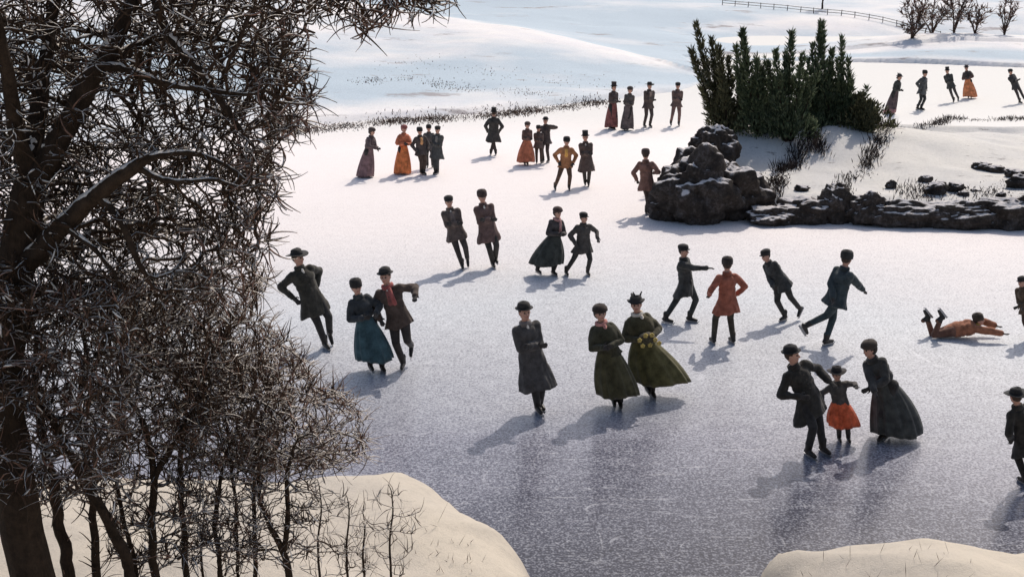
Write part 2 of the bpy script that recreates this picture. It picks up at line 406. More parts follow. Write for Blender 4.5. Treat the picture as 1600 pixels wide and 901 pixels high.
def grow(limbs, attr, step=.09, infl=.9, kill=.16, iters=120, wig=.25, grav=0.0, rtip=.004, expo=2.4, maxn=32000):
    """space colonisation from the limb polylines towards the attractors; returns nodes, parents, radii"""
    P = []; par = []; rmin = []
    for Q, R in limbs:
        base = len(P); pj = -1
        if P and base:
            A = np.asarray(P); d = np.linalg.norm(A - Q[0], axis=1); pj = int(d.argmin()) if d.min() < .6 else -1
        for i in range(len(Q)):
            P.append(Q[i]); par.append(pj if i == 0 else len(P) - 2); rmin.append(R[i])
    nl = len(P)
    attr = np.asarray(attr, float); alive = np.ones(len(attr), bool)
    near_i = np.zeros(len(attr), int); near_d = np.full(len(attr), 1e9)
    def upd(start):
        N = np.asarray(P[start:])
        if not len(N): return
        kd = kdtree.KDTree(len(N))
        for i, q in enumerate(N): kd.insert(q, i)
        kd.balance()
        for a in np.nonzero(alive)[0]:
            co, i, d = kd.find(attr[a])
            if d < near_d[a]: near_d[a] = d; near_i[a] = start + i
    upd(0)
    for it in range(iters):
        alive &= near_d > kill
        idx = np.nonzero(alive & (near_d < infl))[0]
        if len(idx) == 0:
            if alive.sum() and it < 60: infl *= 1.4; continue
            break
        PA = np.asarray(P); D = attr[idx] - PA[near_i[idx]]; D /= np.linalg.norm(D, axis=1, keepdims=True) + 1e-9
        acc = {}
        for k, a in enumerate(idx):
            acc.setdefault(int(near_i[a]), []).append(D[k])
        s0 = len(P)
        for nn, ds in acc.items():
            d = np.sum(ds, 0); l = np.linalg.norm(d)
            if l < 1e-3: continue
            d = d / l + RNG.normal(0, wig, 3); d[2] -= grav; d /= np.linalg.norm(d)
            P.append(PA[nn] + d * step); par.append(nn); rmin.append(0)
        if len(P) > maxn or len(P) == s0: break
        upd(s0)
    P = np.asarray(P); par = np.asarray(par); n = len(P)
    acc = np.zeros(n); nch = np.zeros(n, int); R = np.zeros(n)
    order = range(n - 1, -1, -1)
    for i in order:
        r = max(acc[i], rtip ** expo) ** (1 / expo)
        if i < nl: r = rmin[i]
        R[i] = r
        if par[i] >= 0: acc[par[i]] += r ** expo; nch[par[i]] += 1
    for i in range(nl, n):
        R[i] = min(R[i], R[par[i]] * (.75 if par[i] < nl else .995))
    return P, par, R, nch, nl
def chains(P, par, R):
    n = len(P); ch = [[] for _ in range(n)]
    for i in range(n):
        if par[i] >= 0: ch[par[i]].append(i)
    out = []; st = [i for i in range(n) if par[i] < 0]
    starts = [(i, None) for i in st]
    while starts:
        i, p = starts.pop()
        line = ([p] if p is not None else []) + [i]
        while True:
            c = ch[i]
            if not c: break
            m = max(c, key=lambda k: R[k])
            for k in c:
                if k != m: starts.append((k, i))
            i = m; line.append(i)
        out.append(line)
    return out

def curly(p, d, L, n=5, curl=.5):
    """a short curved twig"""
    n = max(n, 5); d = np.asarray(d, float); d /= np.linalg.norm(d) + 1e-9
    ax = RNG.normal(0, 1, 3); ax -= d * ax.dot(d); ax /= np.linalg.norm(ax) + 1e-9
    c = curl * RNG.uniform(.35, 1.1); pts = [np.asarray(p, float)]
    for i in range(n - 1):
        d = d + ax * c * 1.9 / (n - 1) + RNG.normal(0, .05, 3); d /= np.linalg.norm(d)
        pts.append(pts[-1] + d * L / (n - 1))
    return np.asarray(pts)

def plant(name, label, cat, limbs, attr, group=None, mats=(None, None), twig_p=.8, twig_n=2, twig_L=(.1, .28), twig_r=.006, twig_curl=.8,
          snow_p=.1, kw={}, up=.25, redf=None, trunk_r=.05):
    root = empty(name, tuple(limbs[0][0][0])); tag(root, label, cat, group)
    off = np.asarray(limbs[0][0][0], float)
    P, par, R, nch, nl = grow(limbs, attr, **kw)
    tk = Tubes(); cr = Tubes()
    for line in chains(P, par, R):
        Q = P[line] - off; r = R[line].copy()
        if len(line) > 1 and line[0] < nl and line[1] >= nl: r[0] = r[1]
        big = r.max() > trunk_r
        if len(Q) > 3: Q[1:-1] = .25 * Q[:-2] + .5 * Q[1:-1] + .25 * Q[2:]
        (tk if big else cr).add(Q, r, 9 if big else 4)
    for i in range(len(P)):
        if R[i] > .045 and RNG.random() > .4: continue
        if RNG.random() > twig_p: continue
        pd = P[i] - P[par[i]] if par[i] >= 0 else np.array([0, 0, 1.])
        pd = pd / (np.linalg.norm(pd) + 1e-9)
        for k in range(RNG.integers(1, twig_n + 1)):
            d = pd * .9 + RNG.normal(0, .6, 3) + np.array([0, 0, up])
            L = RNG.uniform(*twig_L); Q = curly(P[i], d, L, 7, twig_curl) - off
            r0 = twig_r * RNG.uniform(.7, 1.3)
            mi = 0
            if redf is not None: mi = 1 if RNG.random() < redf(P[i]) else 0
            cr.add(Q, np.linspace(r0, r0 * .3, 7), 3, mi)
            if RNG.random() < snow_p:
                Q2 = Q[1:5] + np.array([0, 0, r0 * .8]); cr.add(Q2, [r0 * .4, r0 * .9, r0 * .8, r0 * .3], 4, 2)
    tk.build('trunk', mats[0], root); cr.build('crown', [mats[1], M_TWIG_RED, M_SNOW], root)
    return root

def in_poly(u, v, poly):
    return poly_sd(np.asarray(u, float), np.asarray(v, float), poly) > 0
def sample_region(poly, n, ylo, yhi, holes=()):
    poly = np.asarray(poly, float); lo = poly.min(0); hi = poly.max(0); out = []
    while len(out) < n:
        u = RNG.uniform(lo[0], hi[0], 4000); v = RNG.uniform(lo[1], hi[1], 4000); ok = in_poly(u, v, poly)
        for a, b in zip(u[ok], v[ok]):
            if noise.noise(Vector((a / 42, b / 42, 3.3))) + .3 * noise.noise(Vector((a / 15, b / 15, 9.1))) < RNG.uniform(-.55, .12): continue
            out.append(tuple(WD(a, b, RNG.uniform(ylo, yhi))))
            if len(out) >= n: break
    return np.asarray(out)
def limb(pts, step=.09, jit=.05):
    """pts : (u, v, depth, radius)"""
    Q = [tuple(WD(u, v, y)) for u, v, y, r in pts]; return smooth_path(Q, [p[3] for p in pts], step, jit)

# ------------------------------------------------------------------ big bare tree on the left
def big_tree():
    z0 = near_h(-3.8, 9.3)
    T = []
    base = (-3.55, 9.3, z0 - .15)
    p1 = WD(30, 820, 9.3); p2 = WD(4, 620, 9.4); p3 = WD(6, 500, 9.4); p4 = WD(22, 420, 9.4); p5 = WD(42, 330, 9.4); p6 = WD(50, 275, 9.4)
    T.append(smooth_path([base, p1, p2, p3, p4, p5, p6], [.19, .165, .15, .15, .14, .13, .11], .1, .03))
    T.append(limb([(50, 290, 9.4, .085), (24, 210, 9.3, .06), (14, 120, 9.1, .05), (-10, 20, 9, .04), (-30, -120, 9, .03), (-20, -300, 9, .02)]))
    T.append(limb([(48, 280, 9.4, .085), (52, 200, 9.6, .07), (66, 110, 9.8, .055), (80, 30, 10, .045), (110, -100, 10, .035), (130, -260, 10.2, .02)]))
    T.append(limb([(50, 280, 9.4, .10), (95, 212, 9.4, .085), (130, 150, 9.5, .08), (155, 100, 9.5, .075), (190, 45, 9.6, .06), (225, -40, 9.7, .05), (260, -160, 9.9, .04), (330, -240, 10, .03)]))
    T.append(limb([(18, 432, 9.4, .10), (60, 390, 9.3, .085), (105, 350, 9.2, .075), (150, 302, 9.1, .065), (200, 264, 9, .055), (228, 248, 9, .04)]))
    T.append(limb([(212, 258, 9, .03), (232, 282, 9, .025), (262, 292, 9, .022), (300, 284, 9, .02), (345, 278, 8.9, .014)]))
    T.append(limb([(228, 248, 9, .035), (262, 236, 9.1, .026), (320, 238, 9.1, .02), (370, 262, 9.1, .014), (402, 300, 9.1, .01)]))
    T.append(limb([(148, 108, 9.5, .05), (180, 104, 9.4, .035), (212, 102, 9.3, .032), (232, 130, 9.3, .028), (285, 136, 9.2, .024), (340, 142, 9.2, .018), (400, 150, 9.2, .012)]))
    T.append(limb([(242, -40, 9.7, .045), (246, 20, 9.5, .04), (262, 66, 9.4, .036), (300, 92, 9.3, .03), (330, 132, 9.2, .026), (365, 190, 9.2, .02), (402, 238, 9.2, .012)]))
    T.append(limb([(152, 308, 9.1, .035), (188, 330, 9, .028), (204, 370, 9, .025), (214, 420, 9, .02), (240, 455, 9, .012)]))
    T.append(limb([(100, 355, 9.2, .03), (130, 372, 9, .02), (160, 400, 9, .016), (190, 440, 9, .01)]))
    T.append(limb([(160, 95, 9.5, .035), (210, 70, 9.8, .03), (280, 50, 10, .024), (350, 60, 10.1, .018), (430, 90, 10.2, .012)]))
    T.append(limb([(250, -120, 9.9, .04), (380, -90, 10, .035), (480, -60, 10, .028), (560, -30, 10, .02), (640, -6, 10, .014)]))
    T.append(limb([(12, 560, 9.4, .05), (-60, 480, 9.2, .04), (-180, 380, 9, .03), (-300, 250, 9, .02)]))
    core = [(-60, -60), (440, -60), (455, 30), (462, 100), (476, 150), (458, 200), (420, 235), (415, 300), (400, 360), (395, 430), (340, 480), (200, 500), (40, 500), (-60, 480)]
    fringe = [(380, -40), (480, -30), (508, 45), (478, 90), (496, 150), (486, 200), (442, 232), (440, 300), (432, 380), (436, 430), (390, 470), (360, 400), (380, 200)]
    hang = [(440, -80), (720, -80), (700, 6), (655, 26), (610, 30), (604, 64), (560, 60), (545, 20), (500, 18)]
    dark = [(590, -70), (705, -70), (690, 12), (650, 26), (610, 14)]
    A = np.concatenate([sample_region(core, 6000, 9.0, 11.6), sample_region(fringe, 620, 8.8, 10.4), sample_region(hang, 700, 9.4, 10.6),
                        sample_region(dark, 700, 9.6, 10.8),
                        sample_region([(-420, -400), (500, -400), (430, -60), (-60, -60), (-60, 480), (-420, 420)], 800, 8.2, 11.2)])
    def redf(p):
        d = ray_uv(p); u, v = d
        r = .06 + .5 * max(0, min(1, (u - 330) / 110)) * (1 if v > 150 else .25)
        if 380 < v: r += .25 * max(0, min(1, (u - 180) / 200))
        if 540 < u < 640: r = .6
        return r
    t = plant('bare_tree', 'large dark bare tree with thick forking trunk and dense curling twigs filling the upper left', 'tree', T, A,
              mats=(M_BARK, M_TWIG), twig_p=.55, twig_n=3, twig_L=(.10, .30), twig_r=.0080, twig_curl=1.35, snow_p=.05,
              kw=dict(step=.075, infl=.7, kill=.09, iters=130, wig=.42, rtip=.0062, expo=2.7), redf=redf, trunk_r=.045)
    # lumps of snow lying in the forks
    return t
def ray_uv(p):
    q = Vector(p) - Vector((0, 0, CAM_Z)); f = q.dot(FWD)
    return 800 + q.x / f * FPX, 450.5 - q.dot(UPV) / f * FPX
bt = big_tree()
def snow_lumps(root, spots):
    off = Vector(root.location)
    for u, v, y, w, h in spots:
        bm = bmesh.new()
        p = WD(u, v, y) - off; s = y / FPX
        b = bmesh.ops.create_icosphere(bm, subdivisions=3, radius=1.0)
        for vt in b['verts']:
            c = vt.co.copy(); k = 1 + .35 * noise.noise(c * 1.7 + p * 3)
            vt.co = Vector((c.x * w * s * k, c.y * .05, c.z * h * s * k)) + p + Vector((0, 0, 0))
        from_bm('fork_snow', bm, M_SNOW, root)


# ------------------------------------------------------------------ saplings and shrubs on the near bank
def base_limb(u, y, pts, r0):
    """a stem that starts on the bank and passes through the (u, v, depth, radius) points"""
    b = WD(u, 1010, y); x = b.x; z = near_h(x, y)
    Q = [(x, y, z - .08)] + [tuple(WD(a, c, d)) for a, c, d, r in pts]
    return smooth_path(Q, [r0 * .8] + [p[3] * .78 for p in pts], .08, .12)
def shrub(label, limbs, regs, n, y0, y1, **kw):
    A = [sample_region(rg, int(n_ * (1.65 if i_ == 0 else 1)), y0, y1) for i_, (rg, n_) in enumerate(zip(regs, n))]
    d = dict(mats=(M_BARK, M_TWIG_GREY), redf=lambda p: .2, twig_p=.7, twig_n=3, twig_L=(.08, .26), twig_r=.0065, twig_curl=.7, snow_p=.09, up=.5,
             kw=dict(step=.075, infl=.8, kill=.10, iters=110, wig=.36, rtip=.0055, expo=2.7), trunk_r=.03)
    d.update(kw)
    return plant('bare_shrub', label, 'shrub', limbs, np.concatenate(A), group='bare shrubs on the near bank', **d)
shrub('thick dark bare shrub with snow streaked stems at the foot of the big tree',
      [base_limb(110, 10.0, [(105, 901, 10, .07), (92, 800, 10, .06), (70, 690, 10, .05), (50, 600, 10, .035), (60, 520, 10, .02)], .09),
       base_limb(150, 10.1, [(150, 901, 10.1, .05), (148, 780, 10.1, .04), (120, 660, 10.1, .035), (135, 560, 10.1, .025), (120, 470, 10.1, .015)], .06),
       base_limb(215, 9.8, [(205, 890, 9.8, .065), (165, 800, 9.8, .055), (120, 735, 9.8, .05), (85, 660, 9.8, .035), (30, 590, 9.8, .02)], .08),
       base_limb(40, 9.9, [(60, 901, 9.9, .05), (30, 800, 9.9, .04), (22, 700, 9.9, .03), (40, 600, 9.9, .02)], .06)],
      [[(-80, 440), (220, 450), (200, 740), (60, 800), (-80, 780)]], [1500], 8.7, 10.6, twig_p=.9, twig_n=4, twig_r=.008)
shrub('upright bare shrub with two tall forked stems rising from pale snow',
      [base_limb(240, 10.4, [(240, 901, 10.4, .05), (238, 780, 10.4, .045), (243, 740, 10.4, .04), (225, 660, 10.4, .028), (190, 600, 10.4, .018), (180, 530, 10.4, .012)], .06),
       limb([(243, 742, 10.4, .032), (275, 690, 10.4, .026), (300, 640, 10.5, .018), (330, 600, 10.5, .012)]),
       base_limb(200, 10.6, [(215, 901, 10.6, .03), (180, 760, 10.6, .025), (175, 640, 10.6, .018), (205, 560, 10.6, .012)], .04)],
      [[(150, 470), (380, 490), (380, 640), (300, 730), (170, 720)], [(150, 740), (330, 740), (320, 890), (170, 890)]], [1200, 260], 10.0, 11.2, twig_n=4, twig_r=.0075)
shrub('arching bare shrub whose long bowed branch curves over the thicket',
      [base_limb(292, 10.7, [(290, 901, 10.7, .04), (283, 790, 10.7, .034), (280, 680, 10.7, .03), (310, 634, 10.7, .024), (365, 618, 10.7, .02), (410, 622, 10.7, .016), (440, 650, 10.7, .01)], .05),
       base_limb(345, 10.9, [(343, 901, 10.9, .035), (335, 800, 10.9, .028), (350, 720, 10.9, .02), (378, 650, 10.9, .014)], .04)],
      [[(270, 540), (420, 560), (470, 640), (420, 740), (300, 735)], [(290, 740), (420, 740), (410, 880), (300, 880)]], [900, 260], 10.3, 11.4, twig_n=4, twig_r=.007)
shrub('pale reddish brown bare brush spreading towards the open ice',
      [base_limb(400, 11.2, [(400, 901, 11.2, .03), (395, 780, 11.2, .025), (400, 700, 11.2, .018), (420, 620, 11.2, .012), (400, 520, 11.2, .01)], .04),
       base_limb(370, 11.3, [(372, 901, 11.3, .028), (368, 790, 11.3, .022), (355, 660, 11.3, .016), (330, 560, 11.3, .01)], .035)],
      [[(200, 420), (430, 440), (400, 480), (450, 530), (570, 640), (575, 735), (330, 735), (200, 620)]], [1700], 10.8, 12.4,
      mats=(M_BARK, M_TWIG_GREY), redf=lambda p: .62, twig_p=.9, twig_n=4, twig_r=.0062, snow_p=.08)
shrub('dark forked bare shrub standing alone in front of the pale snow bank',
      [base_limb(458, 10.8, [(455, 901, 10.8, .045), (438, 848, 10.8, .038), (412, 805, 10.8, .03), (400, 760, 10.8, .02), (410, 700, 10.8, .012)], .055),
       limb([(444, 860, 10.8, .028), (452, 800, 10.8, .024), (445, 740, 10.8, .02), (465, 680, 10.8, .012)])],
      [[(380, 650), (520, 660), (500, 820), (500, 880), (385, 880)]], [520], 10.4, 11.2, twig_p=.5, twig_n=2)
for u, y, top, label, sp in ((500, 10.9, 745, 'slender bare sapling with hooked twigs beside the dark forked shrub', 60), (545, 11.0, 770, 'short bare sapling low on the snow bank between taller saplings', 40),
                             (612, 11.1, 752, 'thin wiry sapling with upward curled twigs nearest the open ice', 45), (318, 10.5, 760, 'thin bare sapling between the bowed shrub and the upright shrub', 34), (570, 11.6, 800, 'tiny straight bare sapling behind the wiry one at the bank edge', 16)):
    L = [base_limb(u, y, [(u, 901, y, .016), (u - 6, 850, y, .013), (u + 4, (850 + top) / 2, y, .010), (u - 3, top, y, .005)], .02)]
    w = 12 + sp * .7
    reg = [(u - w, top + 20), (u, top - 5), (u + w, top + 30), (u + w * .8, 900), (u - w * .8, 900)]
    plant('bare_sapling', label, 'sapling', L, sample_region(reg, sp * 2, y - .25, y + .25), group='bare saplings on the near bank', mats=(M_BARK, M_TWIG_GREY), twig_p=.5, twig_n=2,
          twig_L=(.08, .24), twig_r=.0045, twig_curl=1.2, snow_p=.03, up=1.0, kw=dict(step=.06, infl=.5, kill=.09, iters=60, wig=.2, rtip=.0042), trunk_r=.012)

# ------------------------------------------------------------------ rocks
def rock(name, label, u, v, wpx, hpx, seed, z=None, y=None, deep=.8, group=None, hfun=None):
    """rock whose base centre shows at (u, v)"""
    if y is None:
        p = W(u, v, 0 if z is None else z)
    else: p = WD(u, v, y)
    if hfun:
        for _ in range(6): p = W(u, v, hfun(p.x, p.y))
    s = p.y / FPX; w = wpx * s / 2; h = hpx * s
    bm = bmesh.new(); bmesh.ops.create_icosphere(bm, subdivisions=5 if wpx > 40 else 4, radius=1)
    o = Vector((seed * 7.3, seed * 3.1, seed * 1.7))
    for vt in bm.verts:
        c = vt.co.copy()
        k = 1 + .32 * noise.noise(c * 1.1 + o) + .22 * noise.noise(c * 2.6 + o) + .10 * noise.noise(c * 6 + o) + .05 * noise.noise(c * 14 + o) + .34 * (noise.voronoi(c * 1.6 + o)[0][0] - .35) + .16 * (noise.voronoi(c * 4.2 + o)[0][0] - .3)
        # angular facets
        cc = c * k; q = .22
        vt.co = Vector((cc.x * w, cc.y * w * deep, (cc.z * .62 + .38) * h))
        if vt.co.z < -.15 * h: vt.co.z = -.15 * h
    r = from_bm(name, bm, M_ROCK); r.location = p
    tag(r, label, 'rock', group)
    return r
RG = 'rocks along the snowy point'
for a in (('great dark boulder streaked with snow at the tip of the snowy point', 1088, 342, 128, 95, 1, .0, .8),
          ('tall dark boulder under the leftmost evergreen', 1112, 258, 72, 58, 2, .9, .8),
          ('boulder shoulder between the great boulder and the snow slope', 1152, 332, 96, 74, 3, .1, .9),
          ('low dark rock at the waterline beside the great boulder', 1045, 341, 62, 44, 4, .0, .8),
          ('sloping brown rock behind the great boulder', 1092, 296, 88, 58, 5, .5, .8),
          ('flat grey rock at the ice edge below the snow slope', 1205, 347, 64, 24, 6, 0, .8),
          ('dark jagged rock at the ice edge under the pale snow slope', 1258, 345, 82, 36, 7, 0, .6),
          ('upright dark rock with a pointed top on the ice edge', 1300, 346, 46, 52, 8, 0, .7),
          ('two pointed dark rock standing out of the snowy shore', 1355, 349, 62, 46, 9, 0, .6),
          ('long low dark ledge of rock along the ice', 1428, 352, 110, 36, 10, 0, .4),
          ('broad dark ledge with frosted face along the ice', 1505, 354, 110, 40, 11, 0, .4),
          ('dark ledge at the right end of the shore', 1582, 355, 100, 46, 12, 0, .4),
          ('brown rock bank beyond the dark ledge', 1650, 356, 110, 62, 13, 0, .4)):
    lab, u, v, w, h, sd, z, dp = a
    rock('rock', lab, u, v, w * (1.18 if u > 1190 else 1.0), h, sd, z=z, deep=dp, group=RG)
small = [(1170, 258, 20, 11), (1140, 262, 16, 9), (1165, 296, 24, 9), (1215, 252, 26, 13), (1322, 277, 24, 11), (1330, 284, 18, 12), (1312, 296, 26, 6), (1392, 294, 16, 12), (1414, 308, 22, 16), (1446, 284, 20, 10),
         (1462, 302, 34, 17), (1492, 298, 28, 13), (1505, 306, 18, 8), (1525, 310, 24, 13), (1533, 264, 26, 10), (1556, 268, 30, 10), (1584, 276, 28, 12), (1592, 292, 38, 18), (1564, 308, 16, 8), (1252, 298, 22, 9), (1200, 330, 30, 12)]
sm_lab = ['small dark stone just right of the tall boulder', 'small stone pressed against the tall boulder', 'flat stone on the snow above the boulder shoulder', 'small stone in the gully under the evergreens',
          'dark stone at the lower end of the brown brush strip', 'dark stone touching the end of the brush strip', 'thin flat stone above the pointed rocks', 'small tilted stone alone on the white slope', 'rounded dark stone above the long ledge',
          'reddish stone upslope of the largest stone patch', 'largest dark stone in the patch on the white slope', 'second dark stone right of the largest one', 'small stone at the edge of the stone patch', 'dark stone at the right end of the stone patch',
          'upper left stone of the three near the frame edge', 'middle stone of the upper three near the frame edge', 'right stone of the upper three near the frame edge', 'brown block of rock at the right frame edge', 'tiny stone under the block at the frame edge',
          'stone half buried in the blue shaded snow', 'low stone beside the flat grey rock']
for i, ((u, v, w, h), lab) in enumerate(zip(small, sm_lab)):
    rock('rock', lab, u, v, w, h, 20 + i, hfun=point_h, deep=.7, group=RG)

# ------------------------------------------------------------------ evergreens on the point
def leaf_batch(P, D, L, w):
    """blades as thin 4-sided spikes (crossed diamonds with thickness)"""
    n = len(P); D = D / (np.linalg.norm(D, axis=1, keepdims=True) + 1e-9)
    R = RNG.normal(0, 1, (n, 3)); A = np.cross(D, R); A /= np.linalg.norm(A, axis=1, keepdims=True) + 1e-9; B = np.cross(D, A)
    L = L[:, None]; w = w[:, None]; m = P + D * L * .4
    V = np.stack([P, m + A * w, m + B * w * .6, m - A * w, m - B * w * .6, P + D * L], 1).reshape(-1, 3)
    b = np.arange(n)[:, None] * 6
    tri = np.array([[0, 1, 2], [0, 2, 3], [0, 3, 4], [0, 4, 1], [5, 2, 1], [5, 3, 2], [5, 4, 3], [5, 1, 4]])
    return V, (b[:, :, None] + tri[None]).reshape(-1, 3)
def evergreen(label, base_uv, spires, mat, seed, fill=260):
    """spires : (u tip, v tip, radius m, number of sprigs)"""
    u, v = base_uv; p = W(u, v, 1.2)
    for _ in range(6): p = W(u, v, point_h(p.x, p.y))
    root = empty('evergreen_shrub', tuple(p)); tag(root, label, 'evergreen', 'evergreen shrubs on the rocky point')
    off = np.array(p); tb = Tubes(); PP = []; DD = []; LL = []; WW = []
    top_v = min(q[1] for q in spires)
    spires = list(spires) + [(u + RNG.uniform(-1, 1) * 52 * (v - top_v) / 170, v - RNG.uniform(.4, .8) * (v - top_v), RNG.uniform(.11, .18), 150) for _ in range(7)]
    for k, (ut, vt, rad, n) in enumerate(spires):
        dy = RNG.uniform(-.7, .7); tip = np.array(WD(ut, vt, p.y + dy)) - off
        b0 = np.array([tip[0] * .15, dy * .2, -.1]); mid = np.array([tip[0] * .6, dy * .8, tip[2] * .42])
        t = np.linspace(0, 1, 14)[:, None]; C = (1 - t) ** 2 * b0 + 2 * t * (1 - t) * mid + t ** 2 * tip
        tb.add(C, np.linspace(.05, .008, 14), 5)
        tt = RNG.random(n) ** .72 * .97 + .03
        c = np.stack([np.interp(tt, t[:, 0], C[:, i]) for i in range(3)], 1)
        ax = np.gradient(C, axis=0); ax /= np.linalg.norm(ax, axis=1, keepdims=True); a = np.stack([np.interp(tt, t[:, 0], ax[:, i]) for i in range(3)], 1)
        prof = rad * (1 - tt) ** 1.15 * (1.0 + .35 * np.sin(tt * 23 + k)) + .035
        q = RNG.normal(0, 1, (n, 3)); q /= np.linalg.norm(q, axis=1, keepdims=True); q[:, 2] *= .5
        PP.append(c + q * (prof * RNG.random(n) ** .45)[:, None]); DD.append(a * 1.1 + q * .75 + RNG.normal(0, .25, (n, 3)))
        LL.append(RNG.uniform(.12, .27, n)); WW.append(RNG.uniform(.016, .034, n))
        # side boughs
        for j in range(7):
            tj = RNG.uniform(.05, .7); cc = np.array([np.interp(tj, t[:, 0], C[:, i]) for i in range(3)])
            d = RNG.normal(0, 1, 3); d[2] = abs(d[2]) * .6 + .9; d /= np.linalg.norm(d); L = RNG.uniform(.3, .75) * (1.15 - tj)
            Q = curly(cc, d, L, 6, .3); Q[:, 2] += np.linspace(0, .12, 6); tb.add(Q, np.linspace(.018, .006, 6), 4)
            m = 46; ti = RNG.random(m); e = np.stack([np.interp(ti, np.linspace(0, 1, 6), Q[:, i]) for i in range(3)], 1)
            PP.append(e + RNG.normal(0, .045, (m, 3)) * (1.3 - ti)[:, None]); DD.append(np.tile(Q[-1] - Q[0], (m, 1)) * 2 / L + RNG.normal(0, .7, (m, 3))); LL.append(RNG.uniform(.1, .2, m)); WW.append(RNG.uniform(.014, .028, m))
    n = int(fill * 1.7); q = RNG.normal(0, 1, (n, 3)); q[:, 0] *= .62; q[:, 1] *= .5; q[:, 2] = abs(q[:, 2]) * .62
    q /= np.maximum(np.linalg.norm(q, axis=1, keepdims=True) / .95, 1)
    PP.append(q); DD.append(q * .8 + np.array([0, 0, .9]) + RNG.normal(0, .4, (n, 3))); LL.append(RNG.uniform(.14, .28, n)); WW.append(RNG.uniform(.02, .04, n))
    V, F = leaf_batch(np.concatenate(PP), np.concatenate(DD), np.concatenate(LL), np.concatenate(WW))
    tb.build('trunk', M_BARK, root); from_np('crown', V, F, mat, root, smooth=False)
evergreen('leftmost evergreen, olive brown, with long spire leaning left above the boulder', (1145, 212), [(1088, 38, .38, 700), (1080, 78, .34, 600), (1112, 62, .34, 500), (1122, 72, .3, 450), (1138, 92, .3, 450), (1098, 140, .45, 500)], M_EVER2, 1)
evergreen('second evergreen from the left, green, with one tall feathered spire', (1190, 214), [(1160, 48, .5, 900), (1150, 74, .38, 500), (1182, 95, .35, 500), (1192, 104, .3, 400), (1150, 108, .32, 400)], M_EVER, 2)
evergreen('middle evergreen with three narrow upright fingers', (1232, 216), [(1211, 80, .24, 450), (1200, 100, .22, 350), (1237, 50, .34, 700), (1228, 82, .28, 400), (1254, 86, .26, 400)], M_EVER, 3, 340)
evergreen('tallest evergreen, dark green, with a broad pyramid crown', (1283, 218), [(1284, 36, .62, 1300), (1264, 94, .34, 450), (1300, 78, .4, 500), (1256, 112, .3, 400), (1270, 70, .35, 400)], M_EVER, 4, 420)
evergreen('evergreen with a curved reddish tipped finger right of the tallest', (1318, 214), [(1316, 60, .22, 450), (1308, 92, .3, 400), (1326, 92, .18, 250), (1330, 120, .4, 500), (1300, 130, .5, 500)], M_EVER, 5, 320)
evergreen('low rounded olive evergreen at the right end of the clump', (1352, 204), [(1346, 148, .45, 450), (1360, 160, .42, 420), (1335, 150, .4, 420), (1368, 184, .35, 260)], M_EVER2, 6, 200)
evergreen('low evergreen spilling towards the gully in front of the tallest', (1262, 226), [(1250, 160, .5, 450), (1280, 165, .5, 450), (1230, 180, .4, 350)], M_EVER, 7, 260)
evergreen('small brown tuft of evergreen hanging over the snow above the gully', (1178, 228), [(1172, 190, .3, 260), (1190, 196, .3, 260)], M_EVER2, 8, 100)

# ------------------------------------------------------------------ dry grass and brush (stuff)
def grass(name, label, pts, n, spread, hh, mat, hf, w=.012):
    """pts : polyline in pixels on the ground"""
    Wp = []
    for u, v in pts:
        p = W(u, v, 0)
        for _ in range(5): p = W(u, v, hf(p.x, p.y))
        Wp.append(tuple(p))
    Wp = np.array(Wp); L = np.concatenate([[0], np.cumsum(np.linalg.norm(np.diff(Wp, axis=0), axis=1))])
    t = RNG.random(n) * L[-1]; C = np.stack([np.interp(t, L, Wp[:, i]) for i in range(3)], 1)
    cl = .4 + 1.2 * (np.sin(t * 1.9) * np.sin(t * .77 + 1) + .5).clip(0, 1)
    C[:, 0] += RNG.normal(0, spread, n); C[:, 1] += RNG.normal(0, spread, n) * 1.6
    C[:, 2] = [hf(a, b) for a, b in C[:, :2]]; C[:, 2] = np.maximum(C[:, 2], 0) - .02
    D = RNG.normal(0, .45, (n, 3)); D[:, 2] = 1
    ok = (C[:, 2] > .03) | (C[:, 1] > 46) if hf is point_h else C[:, 2] > -.05; C = C[ok]; D = D[ok]; cl = cl[ok]; n = len(C)
    V, F = leaf_batch(C, D, RNG.uniform(.5, 1.1, n) * hh * cl, np.full(n, w))
    o = from_np(name, V, F, mat, smooth=False); tag(o, label, 'dry grass', kind='stuff')
grass('dry_grass', 'thin brown line of dry grass along the far lake shore', [(440, 198), (520, 190), (600, 181), (700, 176), (760, 172), (850, 162), (940, 152)], 5200, .40, .12, M_DRY, hill_h, .02)
grass('dry_grass', 'scattered dry stubble in streaks on the far snow slope', [(560, 128), (640, 122), (700, 135), (760, 140), (850, 148)], 800, .42, .07, M_DRY, hill_h, .022)
grass('dry_grass', 'faint stubble under the ridge of the far slope', [(620, 60), (700, 80), (800, 112), (1000, 140)], 300, 1.0, .08, M_DRY, hill_h, .02)
grass('dry_brush', 'brown brush strip running down from the evergreens across the snow', [(1396, 206), (1378, 222), (1372, 238), (1350, 258), (1322, 272), (1310, 278)], 1300, .16, .26, M_DRYDARK, point_h, .016)
grass('dry_brush', 'dark brush along the back edge of the snowy point', [(1390, 207), (1430, 208), (1480, 204), (1540, 206), (1600, 204), (1680, 204)], 1100, .16, .20, M_DRYDARK, point_h, .016)
grass('dry_brush', 'dark brush filling the gully below the evergreens', [(1282, 218), (1262, 234), (1240, 250), (1222, 264), (1205, 278)], 1500, .16, .28, M_DRYDARK, point_h, .016)
grass('dry_brush', 'brush tufts among the stones on the white slope', [(1410, 305), (1450, 296), (1480, 300), (1530, 306), (1560, 300), (1600, 290)], 700, .35, .16, M_DRYDARK, point_h, .014)

